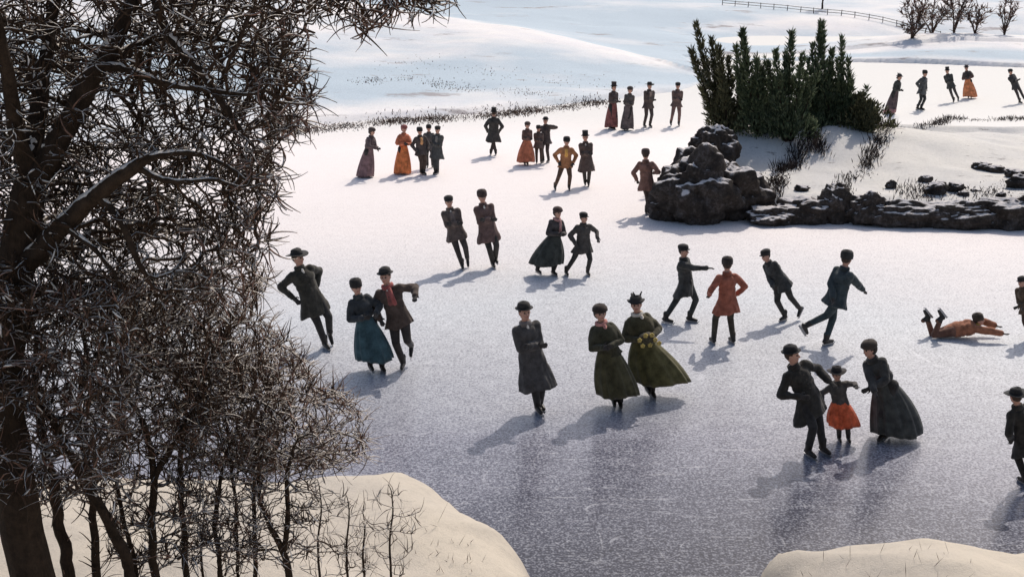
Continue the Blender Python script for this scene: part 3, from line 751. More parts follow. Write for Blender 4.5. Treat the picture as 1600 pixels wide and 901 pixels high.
grass('dry_grass', 'few thin dry stalks poking out of the near snow bank', [(480, 860), (560, 840), (620, 830), (680, 850), (720, 890)], 90, .25, .26, M_DRY, near_h, .004)
grass('dry_grass', 'few thin dry stalks on the small snow bank in the corner', [(1300, 890), (1420, 880), (1540, 890)], 26, .3, .16, M_DRY, near_h, .0035)
# ------------------------------------------------------------------ far bushes, tree and fence
def far_bush(label, u, v, wpx, hpx, y, seed, red=.4, tree=False):
    p = WD(u, v, y); z = hill_h(p.x, y); p.z = z - .05
    s = y / FPX; w = wpx * s; h = hpx * s
    limbs = []
    for k in range(1 if tree else 4):
        a = RNG.uniform(-1, 1) if not tree else 0
        limbs.append(smooth_path([(p.x, y, p.z), (p.x + a * w * .12, y, p.z + h * .3), (p.x + a * w * .35, y + RNG.uniform(-.3, .3), p.z + h * .62)], [.10 if tree else .06, .05, .03], .15, .05))
    n = 160; A = RNG.normal(0, 1, (n, 3)); A /= np.linalg.norm(A, axis=1, keepdims=True); A *= RNG.random((n, 1)) ** .5
    A = A * [w / 2, w / 2.6, h * .42] + [p.x, y, p.z + h * .6]
    return plant('bare_tree' if tree else 'bare_bush', label, 'tree' if tree else 'bush', limbs, A, group='bare bushes on the far crest' if not tree else None, mats=(M_BARK, M_TWIG_GREY),
          twig_p=.95, twig_n=6, twig_L=(.2, .6), twig_r=.034, twig_curl=.5, snow_p=0, up=.7, kw=dict(step=.2, infl=2, kill=.35, iters=40, wig=.25, rtip=.022), redf=lambda q: red, trunk_r=.06)
far_bush('leftmost dark bare bush on the far white crest', 1426, 62, 52, 70, 91.5, 1, .7)
far_bush('spreading bare bush leaning down the left end of the far crest', 1424, 66, 44, 30, 91, 5, .5)
far_bush('second bare bush in the clump on the far white crest', 1456, 52, 66, 50, 94.5, 2, .65)
far_bush('tallest bare bush in the clump on the far white crest', 1490, 54, 60, 74, 93, 3, .6)
far_bush('bare bush at the right end of the clump on the crest', 1523, 58, 44, 46, 92.5, 4, .7)
far_bush('pinkish bare bush standing alone right of the crest clump', 1568, 68, 36, 62, 93, 6, .75)
far_bush('dark bare tree beside the far rail fence', 1284, 26, 40, 70, 118, 7, .15, True)
def fence():
    pts = [(1130, -24), (1180, 0), (1215, 12), (1250, 25), (1290, 26), (1330, 36), (1400, 47), (1470, 52)]
    root = empty('rail_fence', (0, 0, 0)); tag(root, 'weathered rail fence running down across the far snowy hill', 'fence')
    Q = []
    for u, v in pts:
        y = 118 - (u - 1180) * .04; p = WD(u, v, y); Q.append((p.x, y))
    Q = np.array(Q); L = np.concatenate([[0], np.cumsum(np.linalg.norm(np.diff(Q, axis=0), axis=1))]); t = np.arange(0, L[-1], 1.3)
    X = np.interp(t, L, Q[:, 0]); Y = np.interp(t, L, Q[:, 1]); Z = np.array([hill_h(a, b) for a, b in zip(X, Y)])
    off = (X[0], Y[0], Z[0]); root.location = off
    C = np.stack([X, Y, Z], 1) - off
    for i in range(len(C)):
        tb = Tubes(); tb.add([C[i] + [0, 0, -.2], C[i] + [RNG.normal(0, .03), 0, .5]], [.035, .03], 6); tb.build('post', M_BARK, root)
    for h in (.22, .44):
        tb = Tubes(); tb.add(C + [0, 0, h], .026, 5); tb.build('rail', M_BARK, root)
fence()

# ------------------------------------------------------------------ people
def v3(*a): return Vector(a)
def cap(bm, p, q, r1, r2):
    """closed tapered capsule"""
    p = Vector(p); q = Vector(q); d = q - p; L = d.length
    if L > 1e-4:
        mt = Matrix.Translation((p + q) / 2) @ d.to_track_quat('Z', 'Y').to_matrix().to_4x4()
        bmesh.ops.create_cone(bm, cap_ends=True, segments=14, radius1=r1, radius2=r2, depth=L, matrix=mt)
    ball(bm, p, r1); ball(bm, q, r2)
def ball(bm, p, r, sub=2): bmesh.ops.create_icosphere(bm, subdivisions=sub, radius=r, matrix=Matrix.Translation(p))
def frame_m(c, X, Y, Z, sx, sy, sz):
    return Matrix.Translation(c) @ Matrix(((X.x, Y.x, Z.x, 0), (X.y, Y.y, Z.y, 0), (X.z, Y.z, Z.z, 0), (0, 0, 0, 1))) @ Matrix.Diagonal((sx, sy, sz, 1))
def ell(bm, c, X, Y, Z, sx, sy, sz, sub=3): bmesh.ops.create_icosphere(bm, subdivisions=sub, radius=1, matrix=frame_m(c, X, Y, Z, sx, sy, sz))
def loft(bm, rings, S, F, seg=36, folds=0, nf=11, ph=0, zmod=0, tr=(0, 1)):
    """rings : (centre, rS, rF) top to bottom; closed"""
    rows = []; n = len(rings)
    for i, (c, a, b) in enumerate(rings):
        t = tr[0] + (tr[1] - tr[0]) * i / (n - 1); row = []
        for k in range(seg):
            th = 2 * math.pi * k / seg
            f = 1 + folds * t ** .7 * (math.sin(nf * th + ph + 1.2 * math.sin(3 * th)) * .7 + .3 * math.sin(nf * 1.7 * th))
            p = Vector(c) + S * (a * f * math.cos(th)) + F * (b * f * math.sin(th))
            p.z += zmod * t * math.sin(3 * th + ph)
            row.append(bm.verts.new(p))
        rows.append(row)
    for i in range(n - 1):
        for k in range(seg):
            k2 = (k + 1) % seg; bm.faces.new((rows[i][k], rows[i + 1][k], rows[i + 1][k2], rows[i][k2]))
    bm.faces.new(rows[0]); bm.faces.new(list(reversed(rows[-1])))
def lathe_m(bm, prof, M, seg=28, sx=1, sy=1, wob=0):
    rows = []
    for r, z in prof:
        rows.append([bm.verts.new(M @ Vector((r * sx * math.cos(2 * math.pi * k / seg), r * sy * math.sin(2 * math.pi * k / seg), z + wob * r * math.cos(4 * math.pi * k / seg)))) for k in range(seg)])
    for i in range(len(rows) - 1):
        for k in range(seg):
            k2 = (k + 1) % seg; bm.faces.new((rows[i][k], rows[i + 1][k], rows[i + 1][k2], rows[i][k2]))
    bm.faces.new(rows[0]); bm.faces.new(rows[-1])
def remesh(bm, voxel, smooth=2):
    bmesh.ops.recalc_face_normals(bm, faces=bm.faces)
    me = bpy.data.meshes.new('tmp'); bm.to_mesh(me); bm.free()
    o = bpy.data.objects.new('tmp', me); COL.objects.link(o)
    m = o.modifiers.new('r', 'REMESH'); m.mode = 'VOXEL'; m.voxel_size = voxel; m.use_smooth_shade = True
    if smooth:
        s = o.modifiers.new('s', 'SMOOTH'); s.iterations = smooth; s.factor = .5
    dg = bpy.context.evaluated_depsgraph_get(); dg.update()
    out = bpy.data.meshes.new_from_object(o.evaluated_get(dg))
    bpy.data.objects.remove(o); bpy.data.meshes.remove(me)
    return out
def ik(a, b, l1, l2, pole):
    d = b - a; L = d.length; mx = (l1 + l2) * .999
    if L > mx: b = a + d * (mx / L); d = b - a; L = mx
    if L < abs(l1 - l2) + .02: L = abs(l1 - l2) + .02
    x = (l1 * l1 - l2 * l2 + L * L) / (2 * L); h = math.sqrt(max(l1 * l1 - x * x, 0))
    n = d.normalized(); p = pole - n * pole.dot(n)
    if p.length < 1e-4: p = Vector((0, 0, -1)) - n * -n.z
    p.normalize(); return a + n * x + p * h, b
ARMS = dict(down=((.27, .05, -.60), (-.27, .05, -.60)), folded=((-.05, .20, -.29), (.06, .19, -.34)), behind=((.04, -.17, -.50), (-.04, -.17, -.50)),
            pocket=((.23, .10, -.50), (-.23, .10, -.50)), muff=((.05, .27, -.30), (-.05, .27, -.30)), akimbo=((.24, .06, -.46), (-.24, .06, -.46)))

def person(label, u, v, vt, face=0, uh=None, pel=None, ny=0.0, fa=(.10, 0, 0), fb=(-.10, 0, 0), arms='down', top='jacket', col=(.03, .027, .022), leg=(.025, .022, .02),
           hat='bowler', hatc=(.02, .017, .015), skirt=None, skc=None, hf=None, vest=None, scarf=None, muff=None, flowers=None, sash=None, child=False, gloves=True, hair=(.05, .03, .02),
           pz=.90, lying=False, trim=None, face_col=None, coat_len=None, bulk=1.1, hem=None, pose=None, collar=None, cape=None, bustle=0):
    V = v - vt; big = V > 85
    g = W(u, v, 0)
    uh = u if uh is None else uh
    k = 1.80 / V
    hx = (uh - u) * k
    if pose:
        F0, pelv, neck, HU, HF = pose
    else:
        fr = math.radians(face); F0 = v3(math.sin(fr), -math.cos(fr), 0)
        px = hx * .48 if pel is None else pel
        pelv = v3(px, ny * .3, pz)
        nx = hx * .88
        dz = math.sqrt(max(.52 ** 2 - (nx - px) ** 2 - (ny * .7) ** 2, .05))
        neck = v3(nx, ny, pz + dz)
        hr = math.radians(face if hf is None else hf)
        HU = ((neck - pelv).normalized() + v3(0, 0, 1.6)).normalized(); HF = v3(math.sin(hr), -math.cos(hr), -.06)
    U = (neck - pelv).normalized(); F = (F0 - U * F0.dot(U)).normalized(); S = U.cross(F).normalized()
    HF = (HF - HU * HF.dot(HU)).normalized(); HS = HU.cross(HF).normalized()
    hs = 1.18 if child else 1.0
    headc = neck + U * .045 + HU * .125 * hs + HF * .015
    # legs
    hipA = pelv + S * .085; hipB = pelv - S * .085
    TH, SH = .42, .405
    def foot(f): return v3(f[0], f[1], f[2] + .115)
    fA, fB = foot(fa), foot(fb)
    kA, fA = ik(hipA, fA, TH, SH, F + S * .1); kB, fB = ik(hipB, fB, TH, SH, F - S * .1)
    if lying: kA, fA = ik(hipA, foot(fa), TH, SH, v3(0, 0, -1)); kB, fB = ik(hipB, foot(fb), TH, SH, v3(0, 0, -1))
    def toe(f, raw):
        if lying: return v3(-.6, 0, .7).normalized()
        Fh = v3(F.x, F.y, 0).normalized()
        return (Fh * math.cos(.9) - v3(0, 0, 1) * math.sin(.9)).normalized() if raw[2] > .09 else Fh
    tA, tB = toe(fA, fa), toe(fB, fb)
    sw = .135 if skirt else .158
    shA = neck + S * sw - U * .075; shB = neck - S * sw - U * .075
    aa = ARMS[arms] if isinstance(arms, str) else arms
    def hp(t): return neck + S * t[0] + F * t[1] + U * t[2]
    eA, hA = ik(shA, hp(aa[0]), .285, .265, S * .9 - F * .7 - U * .35)
    eB, hB = ik(shB, hp(aa[1]), .285, .265, -S * .9 - F * .7 - U * .35)
    # ---- scale and place
    topz = headc.z + .12 * hs + {'wide': .04, 'top': .12, 'bowler': .05, 'fur': .03, 'cap': .02, 'bonnet': .03, 'plume': .10, 'none': 0}.get(hat, .03)
    if lying: sc = lying
    else: sc = WD(u, vt, g.y + ny).z / topz
    if hf == 999: pass
    root = empty('person', g); tag(root, label, 'person', 'skaters on the frozen lake')
    root.scale = (sc, sc, sc)
    vox = .0095 if big else .014
    # ---- body
    b = bmesh.new()
    ell(b, pelv + U * .03, S, F, U, .155, .105, .12); ell(b, pelv + U * .20, S, F, U, .135, .095, .15); ell(b, neck - U * .16, S, F, U, .165, .105, .15)
    cap(b, shA, shB, .05, .05); cap(b, neck - U * .06, neck + (headc - neck) * .55, .062, .05)
    ell(b, headc, HS, HF, HU, .078 * hs, .096 * hs, .115 * hs); ell(b, headc - HU * .055 * hs + HF * .028, HS, HF, HU, .055 * hs, .06 * hs, .06 * hs)
    cap(b, headc + HF * .09 * hs + HU * .012, headc + HF * .108 * hs - HU * .022, .010, .016)     # nose
    ell(b, headc + HF * .082 * hs + HU * .032, HS, HF, HU, .05, .014, .010, 2)                      # brow
    for s_ in (1, -1): ell(b, headc + HS * .08 * s_ * hs - HU * .005, HS, HF, HU, .012, .02, .032, 2)
    segs = []
    for sh, e, h, o_, s_ in ((shA, eA, hA, aa[0], 1), (shB, eB, hB, aa[1], -1)):
        cap(b, sh, e, .052, .042); cap(b, e, h, .042, .029)
        fd = (h - e).normalized(); side = fd.cross(F if abs(fd.dot(F)) < .85 else U).normalized()
        palm = h + fd * .045; nrm = fd.cross(side)
        ell(b, palm, side, nrm, fd, .040, .018, .052, 2)
        for j, (o2, L) in enumerate(((-.030, .068), (-.010, .082), (.011, .078), (.030, .060))):
            k0 = palm + side * o2 + fd * .035; k1 = k0 + fd * L * .5 + side * o2 * .15; k2 = k1 + (fd * .8 + nrm * .6).normalized() * L * .5
            cap(b, k0, k1, .0105, .0098); cap(b, k1, k2, .0098, .0085)
        t0 = palm - side * .036 - fd * .02; t1 = t0 + (fd * .6 - side * .7 + nrm * .2).normalized() * .035; t2 = t1 + (fd * .9 - side * .15 + nrm * .3).normalized() * .03
        cap(b, t0, t1, .013, .011); cap(b, t1, t2, .011, .0095)
        segs += [(h, h + fd * .15, 3), (sh, e, 5), (e, h - fd * .03, 5)]
    for hp_, kn, ft, to in ((hipA, kA, fA, tA), (hipB, kB, fB, tB)):
        cap(b, hp_, kn, .092 * bulk, .067); cap(b, kn, ft + v3(0, 0, 0), .067, .052)
        sd = kn - hp_; sole = to.cross(v3(0, 1, 0)) if lying else None
        dn = (ft - kn).normalized(); dn = (dn - to * dn.dot(to)).normalized() if dn.cross(to).length > .1 else v3(0, 0, -1)
        if not lying and abs(to.z) < .1: dn = v3(0, 0, -1)
        cap(b, ft - to * .035 + dn * .03, ft + to * .12 + dn * .042, .042, .034); cap(b, ft + to * .06 + dn * .035, ft + to * .165 + dn * .048, .04, .028)
        cap(b, ft - dn * .10, ft + dn * .03, .05, .044)
        segs += [(hp_, kn, 1), (kn, ft - dn * .11, 1), (ft - dn * .09, ft + dn * .02, 2), (ft, ft + to * .16 + dn * .04, 2)]
    segs += [(pelv, neck - U * .1, 5), (shA, shB, 5), (neck, headc, 0), (headc - HU * .03, headc + HU * .04, 0)]
    me = remesh(b, vox, 1)
    n = len(me.polygons); C = np.empty(n * 3, np.float32); me.polygons.foreach_get('center', C); C = C.reshape(-1, 3)
    best = np.full(n, 1e9); idx = np.zeros(n, np.int32)
    for p, q, sl_ in segs:
        p = np.array(p); q = np.array(q); d = q - p; t = np.clip(((C - p) @ d) / (d @ d + 1e-9), 0, 1)
        ds = np.linalg.norm(C - p - t[:, None] * d, axis=1); 
        if sl_ == 0: ds = ds - .03
        m_ = ds < best; best[m_] = ds[m_]; idx[m_] = sl_
    for s_ in (1, -1):
        e_ = np.array(headc + HF * .088 * hs + HS * .031 * s_ * hs + HU * .012); idx[np.linalg.norm(C - e_, axis=1) < .0145] = 4
    mo = np.array(headc + HF * .088 * hs - HU * .052 * hs); dd = C - mo
    idx[(abs(dd @ np.array(HS)) < .024) & (abs(dd @ np.array(HU)) < .008) & (abs(dd @ np.array(HF)) < .04)] = 6
    me.polygons.foreach_set('use_smooth', np.ones(n, bool))
    lm = cloth(leg); gm = M_GLOVE if gloves else M_SKIN
    me.materials.clear()
    mesh_obj('body', me, [M_SKIN, lm, M_BOOT, gm, M_EYE, cloth(col), M_LIP], root)
    me.polygons.foreach_set('material_index', idx); me.update()
    # ---- skates
    for ft, to, kn in ((fA, tA, kA), (fB, tB, kB)):
        dn = v3(0, 0, -1) if abs(to.z) < .1 else ((ft - kn).normalized() - to * (ft - kn).normalized().dot(to)).normalized()
        if lying: dn = (ft - kn).normalized(); dn = (dn - to * dn.dot(to)).normalized()
        sdv = to.cross(dn).normalized(); bm = bmesh.new()
        for p0, p1, hh, w_ in ((-.07, .17, .014, .018),):
            bmesh.ops.create_cube(bm, size=1, matrix=frame_m(ft + to * .05 + dn * .080, to, sdv, dn, .25, .045, .014))
        bmesh.ops.create_cube(bm, size=1, matrix=frame_m(ft + to * .055 + dn * .100, to, sdv, dn, .28, .008, .030))
        bmesh.ops.create_cube(bm, size=1, matrix=frame_m(ft + to * .205 + dn * .088, (to - dn * .9).normalized(), sdv, (dn + to * .9).normalized(), .06, .008, .014))
        from_bm('skate', bm, M_STEEL, root, smooth=False)
    # ---- coat or bodice
    cb = bmesh.new(); B = bulk
    ell(cb, neck - U * .18, S, F, U, .178 * B, .135 * B, .165); ell(cb, neck - U * .32, S, F, U, .165 * B, .125 * B, .15); cap(cb, shA, shB, .062 * B, .062 * B); cap(cb, neck - U * .03, shA, .05, .058); cap(cb, neck - U * .03, shB, .05, .058)
    cap(cb, neck - U * .08, neck - U * .005, .09, .066)
    waist = pelv + U * .13
    if not skirt or top == 'cloak':
        ell(cb, pelv + U * .10, S, F, U, .165 * B, .13 * B, .17)
    for sh, e, h in ((shA, eA, hA), (shB, eB, hB)):
        fd = (h - e).normalized()
        cap(cb, sh, e, .070 * B, .060 * B); cap(cb, e, h - fd * .015, .062 * B, .046 * B); cap(cb, h - fd * .05, h - fd * .012, .05 * B, .05 * B)
    cl = {'jacket': .16, 'frock': .42, 'long': .58, 'cloak': .5, 'bodice': 0, 'short': .08}[top] if coat_len is None else coat_len
    if cl > 0 and not lying:
        fm = (fA + fB) / 2; dr = (v3(fm.x, fm.y, 0) - v3(pelv.x, pelv.y, 0)) * (cl / .9) * .8 - F * .02 * cl - v3(0, 0, 1) * (cl)
        if hem: dr = dr + v3(hem[0], hem[1], 0)
        sp = min(.12, abs(fA.x - fB.x) * .18) * cl / .4
        flare = .055 * cl / .42
        loft(cb, [(waist + U * .02, .155 * B, .12 * B), (pelv + U * .02, .175 * B, .135 * B), (pelv + dr * .35, (.185 + flare * .3) * B + sp * .3, (.145 + flare * .3) * B), (pelv + dr * .7, (.195 + flare * .7) * B + sp * .7, (.15 + flare * .8) * B), (pelv + dr, (.20 + flare) * B + sp, (.155 + flare) * B)], S, F, 40, .05, 9, u * .1, .02)
    if lying: ell(cb, pelv, S, F, U, .18, .14, .2)
    me = remesh(cb, .011 if big else .016, 2)
    nv = len(me.vertices); co = np.empty(nv * 3, np.float32); me.vertices.foreach_get('co', co); co = co.reshape(-1, 3); nn = np.empty(nv * 3, np.float32); me.vertices.foreach_get('normal', nn); nn = nn.reshape(-1, 3)
    amp = np.array([noise.noise(Vector((c[0] * 9 + u, c[1] * 9, c[2] * 4))) * .017 + noise.noise(Vector((c[0] * 22, c[1] * 22 + u, c[2] * 11))) * .005 for c in co.tolist()], np.float32)
    co += nn * amp[:, None]; me.vertices.foreach_set('co', co.ravel()); me.materials.clear()
    me.polygons.foreach_set('use_smooth', np.ones(len(me.polygons), bool))
    mesh_obj('bodice' if top == 'bodice' else ('cloak' if top == 'cloak' else 'coat'), me, cloth(col), root)
    # ---- collar, vest, scarf, sash, muff
    cm = bmesh.new(); N0 = neck + U * .0
    Mx = frame_m(N0, S, F, U, 1, 1, 1)
    lathe_m(cm, [(.060, -.03), (.095, -.035), (.088, .035), (.075, .045), (.062, .03)], Mx, 20)
    from_bm('collar', cm, cloth(collar) if collar else cloth(tuple(x * .8 for x in col)), root)
    if vest:
        bm = bmesh.new(); ell(bm, neck - U * .19 + F * .062 * B, S, F, U, .085, .088, .165); from_bm('waistcoat', bm, cloth(vest, .3), root)
    if big and not skirt:
        for j in range(4):
            bm = bmesh.new(); ball(bm, neck - U * (.13 + .075 * j) + F * (.140 if not vest else .15) * B, .009, 1); from_bm('button', bm, M_EYE, root)
        # shirt front
        if vest or arms == 'folded' or hat == 'wide': bm = bmesh.new(); ell(bm, neck - U * .075 + F * .082, S, F, U, .024, .03, .075); from_bm('shirt_front', bm, M_WHITE, root)
    if scarf:
        bm = bmesh.new(); lathe_m(bm, [(.06, -.03), (.10, -.02), (.105, .015), (.09, .045), (.06, .04)], Mx, 20, wob=.1)
        cap(bm, neck + F * .10 + S * .04 - U * .02, neck + F * .155 + S * .06 - U * .26, .032, .036); from_bm('scarf', bm, cloth(scarf, .3), root)
    if muff:
        bm = bmesh.new(); c = (hA + hB) / 2 + F * .05
        ell(bm, c, S, F, U, .15, .10, .10); 
        for vx in bm.verts: vx.co += (vx.co - c).normalized() * .018 * noise.noise(vx.co * 30)
        mo_ = from_bm('muff', bm, cloth(muff, .6, scale=26), root)
        if flowers:
            for q1, q2 in ((-.13, .03), (-.10, -.07), (.02, -.09), (.08, .06), (.12, -.03), (-.02, .08), (.17, -.10)):
                bm = bmesh.new(); cc = c + S * q1 + U * q2 + F * .085
                for a5 in range(5): ball(bm, cc + S * .022 * math.cos(a5 * 1.257) + U * .022 * math.sin(a5 * 1.257), .021, 1)
                from_bm('flower', bm, cloth(flowers, .5, scale=20), mo_)
    if sash:
        bm = bmesh.new(); lathe_m(bm, [(.15, -.03), (.172, -.02), (.175, .03), (.15, .035)], frame_m(waist, S, F, U, B, .78 * B, 1), 28); from_bm('belt', bm, cloth(sash, .2), root)
    if cape:
        bm = bmesh.new(); loft(bm, [(neck + U * .01, .085, .08), (neck - U * .07, .20 * B, .145 * B), (neck - U * .20, .25 * B, .185 * B), (neck - U * .36, .27 * B, .20 * B)], S, F, 44, .07, 9, u, .015)
        from_bm('cape', bm, cloth(cape), root)
    # ---- skirt
    if skirt:
        hz, rS, rF, dx, dy = skirt
        bm = bmesh.new(); hc = v3((fA.x + fB.x) / 2 * .7 + pelv.x * .3 + dx, dy + pelv.y * .5, hz); rings = []
        for i in range(12):
            t = i / 11; c = waist.lerp(hc, t); c += v3(dx, dy, 0) * (-.35) * math.sin(t * math.pi) * 0
            pr = 1 - (1 - t) ** 1.75
            a = .135 + (rS - .135) * pr; bb = .105 + (rF - .105) * pr
            c = c - F * bustle * math.sin(t * math.pi) ** .7 
            rings.append((c, a, bb))
        # hem rounds under
        rings.append((hc + v3(0, 0, .012), rS * .93, rF * .93)); rings.append((hc + v3(0, 0, .09), rS * .72, rF * .72))
        loft(bm, rings, v3(1, 0, 0), v3(0, 1, 0), 84, .085, 12, u, .025)
        from_bm('skirt', bm, cloth(skc or col, .55, scale=6), root)
        if trim:
            bm = bmesh.new(); i0 = 9; nr = len(rings) - 1
            loft(bm, [(c_, a_ * 1.02 + .002, b_ * 1.02 + .002) for c_, a_, b_ in rings[i0:12]], v3(1, 0, 0), v3(0, 1, 0), 84, .085, 12, u, .025, tr=(i0 / nr, 11 / nr))
            from_bm('skirt_trim', bm, cloth(trim, .3), root)
    # ---- hair and hat
    hb = bmesh.new()
    if skirt: ell(hb, headc - HF * .022 + HU * .015, HS, HF, HU, .090 * hs, .098 * hs, .112 * hs); ell(hb, headc - HF * .10 - HU * .03, HS, HF, HU, .05, .045, .055)
    else: ell(hb, headc - HF * .020 + HU * .022, HS, HF, HU, .086 * hs, .095 * hs, .105 * hs)
    from_bm('hair', hb, cloth(hair, .4, scale=40), root)
    if hat != 'none':
        bm = bmesh.new(); HM = frame_m(headc + HU * .055 * hs - HF * .008, HS, HF, (HU + HF * -.10).normalized(), hs, hs, hs)
        prof = {'wide': [(.09, -.004), (.175, .004), (.182, .010), (.175, .016), (.098, .016), (.092, .05), (.084, .085), (.055, .105), (.01, .108)],
                'bowler': [(.09, -.004), (.128, .006), (.135, .016), (.126, .020), (.098, .016), (.099, .045), (.086, .085), (.05, .108), (.01, .113)],
                'top': [(.09, -.004), (.135, .004), (.138, .012), (.098, .014), (.092, .08), (.096, .165), (.085, .172), (.01, .173)],
                'fur': [(.09, -.045), (.108, -.035), (.112, .03), (.104, .08), (.078, .108), (.01, .118)],
                'cap': [(.09, -.03), (.098, -.02), (.108, .035), (.10, .07), (.06, .094), (.01, .098)],
                'bonnet': [(.095, -.03), (.125, .0), (.118, .045), (.085, .085), (.04, .102), (.01, .104)],
                'plume': [(.09, -.004), (.14, .004), (.145, .014), (.098, .016), (.094, .06), (.075, .09), (.01, .098)]}[hat]
        lathe_m(bm, prof, HM, 30, 1, 1.08, .10 if hat in ('wide', 'plume') else 0)
        if hat == 'cap': ell(bm, headc + HU * .045 + HF * .10, HS, HF, HU, .07, .05, .008, 2)
        if hat == 'bonnet': ell(bm, headc - HF * .04 + HU * .01, HS, HF, HU, .105, .095, .115)
        ho = from_bm('hat', bm, cloth(hatc, .4), root)
        if hat in ('wide', 'bowler', 'top'):
            bm = bmesh.new(); lathe_m(bm, [(.096, .017), (.1005, .018), (.1005, .04), (.096, .041)], HM, 30, 1, 1.08); from_bm('hat_band', bm, cloth((.012, .011, .012), .2), ho)
        if hat == 'plume':
            bm = bmesh.new()
            for j in range(9):
                a = headc + HU * .10 + HS * RNG.uniform(-.07, .07) - HF * RNG.uniform(-.02, .1); cap(bm, a, a + HU * RNG.uniform(.04, .09) - HF * RNG.uniform(0, .1) + HS * RNG.uniform(-.06, .06), .022, .010)
            from_bm('plume', bm, cloth(hatc, .6), ho)
    return root

K = (.022, .019, .015); KG = (.030, .030, .027); BR = (.065, .04, .028); GR = (.06, .055, .05); RB = (.17, .075, .05); OR = (.50, .15, .055); TEAL = (.03, .065, .075); OL = (.055, .046, .017)
DB = (.03, .04, .045)
# --- nearest row
person('man in wide brimmed hat and dark coat leaning left, near the bare brush', 508, 545, 388, face=35, uh=472, hf=60, fa=(.06, .18, .10), fb=(0, 0, 0), arms=((.20, -.12, -.42), (-.27, -.06, -.42)), top='frock', coat_len=.30, col=(.032, .028, .02), hat='wide')
person('woman in dark bodice and full blue green skirt holding a man\'s arm', 592, 580, 436, face=25, uh=562, hf=25, fa=(.06, 0, 0), fb=(-.15, -.02, .03), arms=((.16, .26, -.34), (-.10, .22, -.34)), top='bodice', col=(.03, .033, .035), hat='fur',
       skirt=(.25, .33, .30, .02, .0), skc=TEAL, leg=(.02, .02, .02))
person('man in brown coat with red necktie striding beside woman in blue green skirt', 630, 576, 416, face=-5, uh=608, hf=-10, pel=-.06, fa=(.12, .22, .22), fb=(.0, 0, 0), arms=((.40, .12, -.24), (-.26, .16, -.44)), top='jacket', col=(.06, .04, .03), hat='bowler', vest=(.20, .07, .06), leg=(.03, .024, .02), collar=(.12, .09, .08), scarf=(.3, .08, .07))
person('man in long grey overcoat and hat gliding alone with folded arms', 842, 645, 470, face=20, uh=819, fa=(.02, .1, .02), fb=(-.02, 0, 0), arms='folded', top='long', coat_len=.50, hem=(.06, 0), col=(.055, .05, .047), hat='bowler', bulk=1.08, collar=(.16, .14, .13))
person('woman wrapped in plain dark olive cloak and bonnet beside muffed woman', 966, 636, 475, face=0, uh=936, hf=10, fa=(.03, 0, 0), fb=(-.07, .02, .02), arms='muff', top='cloak', coat_len=.02, cape=(.04, .036, .018), col=(.04, .036, .018), hat='bonnet', hatc=(.03, .02, .014), scarf=(.45, .2, .17),
       skirt=(.25, .35, .30, .05, .0), skc=(.05, .043, .016), bulk=1.05)
person('woman with yellow flowered muff and wide olive skirt blown to the right', 1016, 620, 455, face=10, uh=990, hf=-5, fa=(.03, 0, 0), fb=(-.05, .05, .06), arms=((.13, .25, -.33), (-.12, .25, -.33)), top='bodice', col=(.05, .043, .02), hat='plume', cape=(.055, .046, .02), muff=(.05, .04, .02), flowers=(.46, .34, .09), scarf=(.55, .5, .42),
       skirt=(.30, .48, .33, .22, .0), skc=(.075, .065, .02))
person('man in dark jacket and cap with one arm stretched forward to the right', 1068, 503, 382, face=60, uh=1064, hf=55, pel=0.02, fa=(.12, .0, .0), fb=(-.40, -.08, .0), arms=((.02, .10, -.44), (-.04, .52, -.18)), top='jacket', coat_len=.26, col=(.035, .034, .03), hat='cap', leg=(.03, .034, .032), pz=.86)
person('man in orange red coat and dark trousers seen standing with legs apart', 1145, 537, 402, face=195, uh=1130, hf=170, pel=-.15, fa=(-.38, -.02, .0), fb=(.0, 0, 0), arms=((.30, .16, -.42), (-.26, .10, -.46)), top='jacket', coat_len=.26, col=(.28, .085, .048), hat='fur', hatc=(.03, .022, .018), leg=(.045, .036, .024), bulk=1.05)
person('man in dark suit leaning left with trailing leg, beside orange red coat', 1226, 501, 390, face=-60, uh=1196, hf=-60, pel=-.12, fa=(.34, .1, .14), fb=(.0, 0, 0), arms=((-.05, .14, -.50), (.04, .30, -.42)), top='jacket', coat_len=.18, col=(.035, .035, .033), hat='cap', leg=(.03, .028, .024))
person('skater in dark blue green suit gliding on one leg with arm out', 1290, 540, 392, face=120, uh=1312, hf=140, pel=.13, fa=(.0, 0, 0), fb=(-.36, .06, .24), arms=((-.10, -.20, -.50), (-.10, .50, -.34)), top='jacket', coat_len=.14, col=(.03, .04, .042), hat='fur', hatc=(.02, .02, .018), leg=(.026, .04, .042))
person('man in round dark hat and coat holding little girl\'s hand', 1285, 708, 537, face=30, uh=1231, hf=60, pel=-.26, fa=(.0, 0, .0), fb=(-.24, -.12, .0), arms=((.34, .14, -.46), (-.22, .14, -.36)), top='jacket', coat_len=.30, col=K, hat='bowler', hatc=(.012, .011, .011), leg=(.02, .018, .017), bulk=1.1, pz=.88)
person('little girl in bright red skirt between two grown ups', 1318, 690, 572, face=0, uh=1300, fa=(.10, 0, 0), fb=(-.10, .02, 0), arms=((.36, .16, -.12), (-.40, .14, -.36)), top='bodice', col=(.06, .052, .045), hat='wide', hatc=(.025, .02, .018), child=True,
       skirt=(.42, .36, .30, .02, 0), skc=(.62, .10, .035), coat_len=.15, leg=(.04, .035, .03), hair=(.15, .08, .04))
person('tall woman in dark gown with long train reaching down to little girl', 1378, 688, 531, face=-45, uh=1353, hf=-60, pel=.02, fa=(.0, 0, 0), fb=(.12, .08, .02), arms=((-.02, .36, -.28), (.10, .50, -.32)), top='bodice', col=(.035, .033, .03), hat='bonnet', hatc=(.04, .028, .02), hair=(.045, .028, .02),
       skirt=(.14, .39, .32, .19, .06), skc=(.038, .04, .036), bustle=.06)
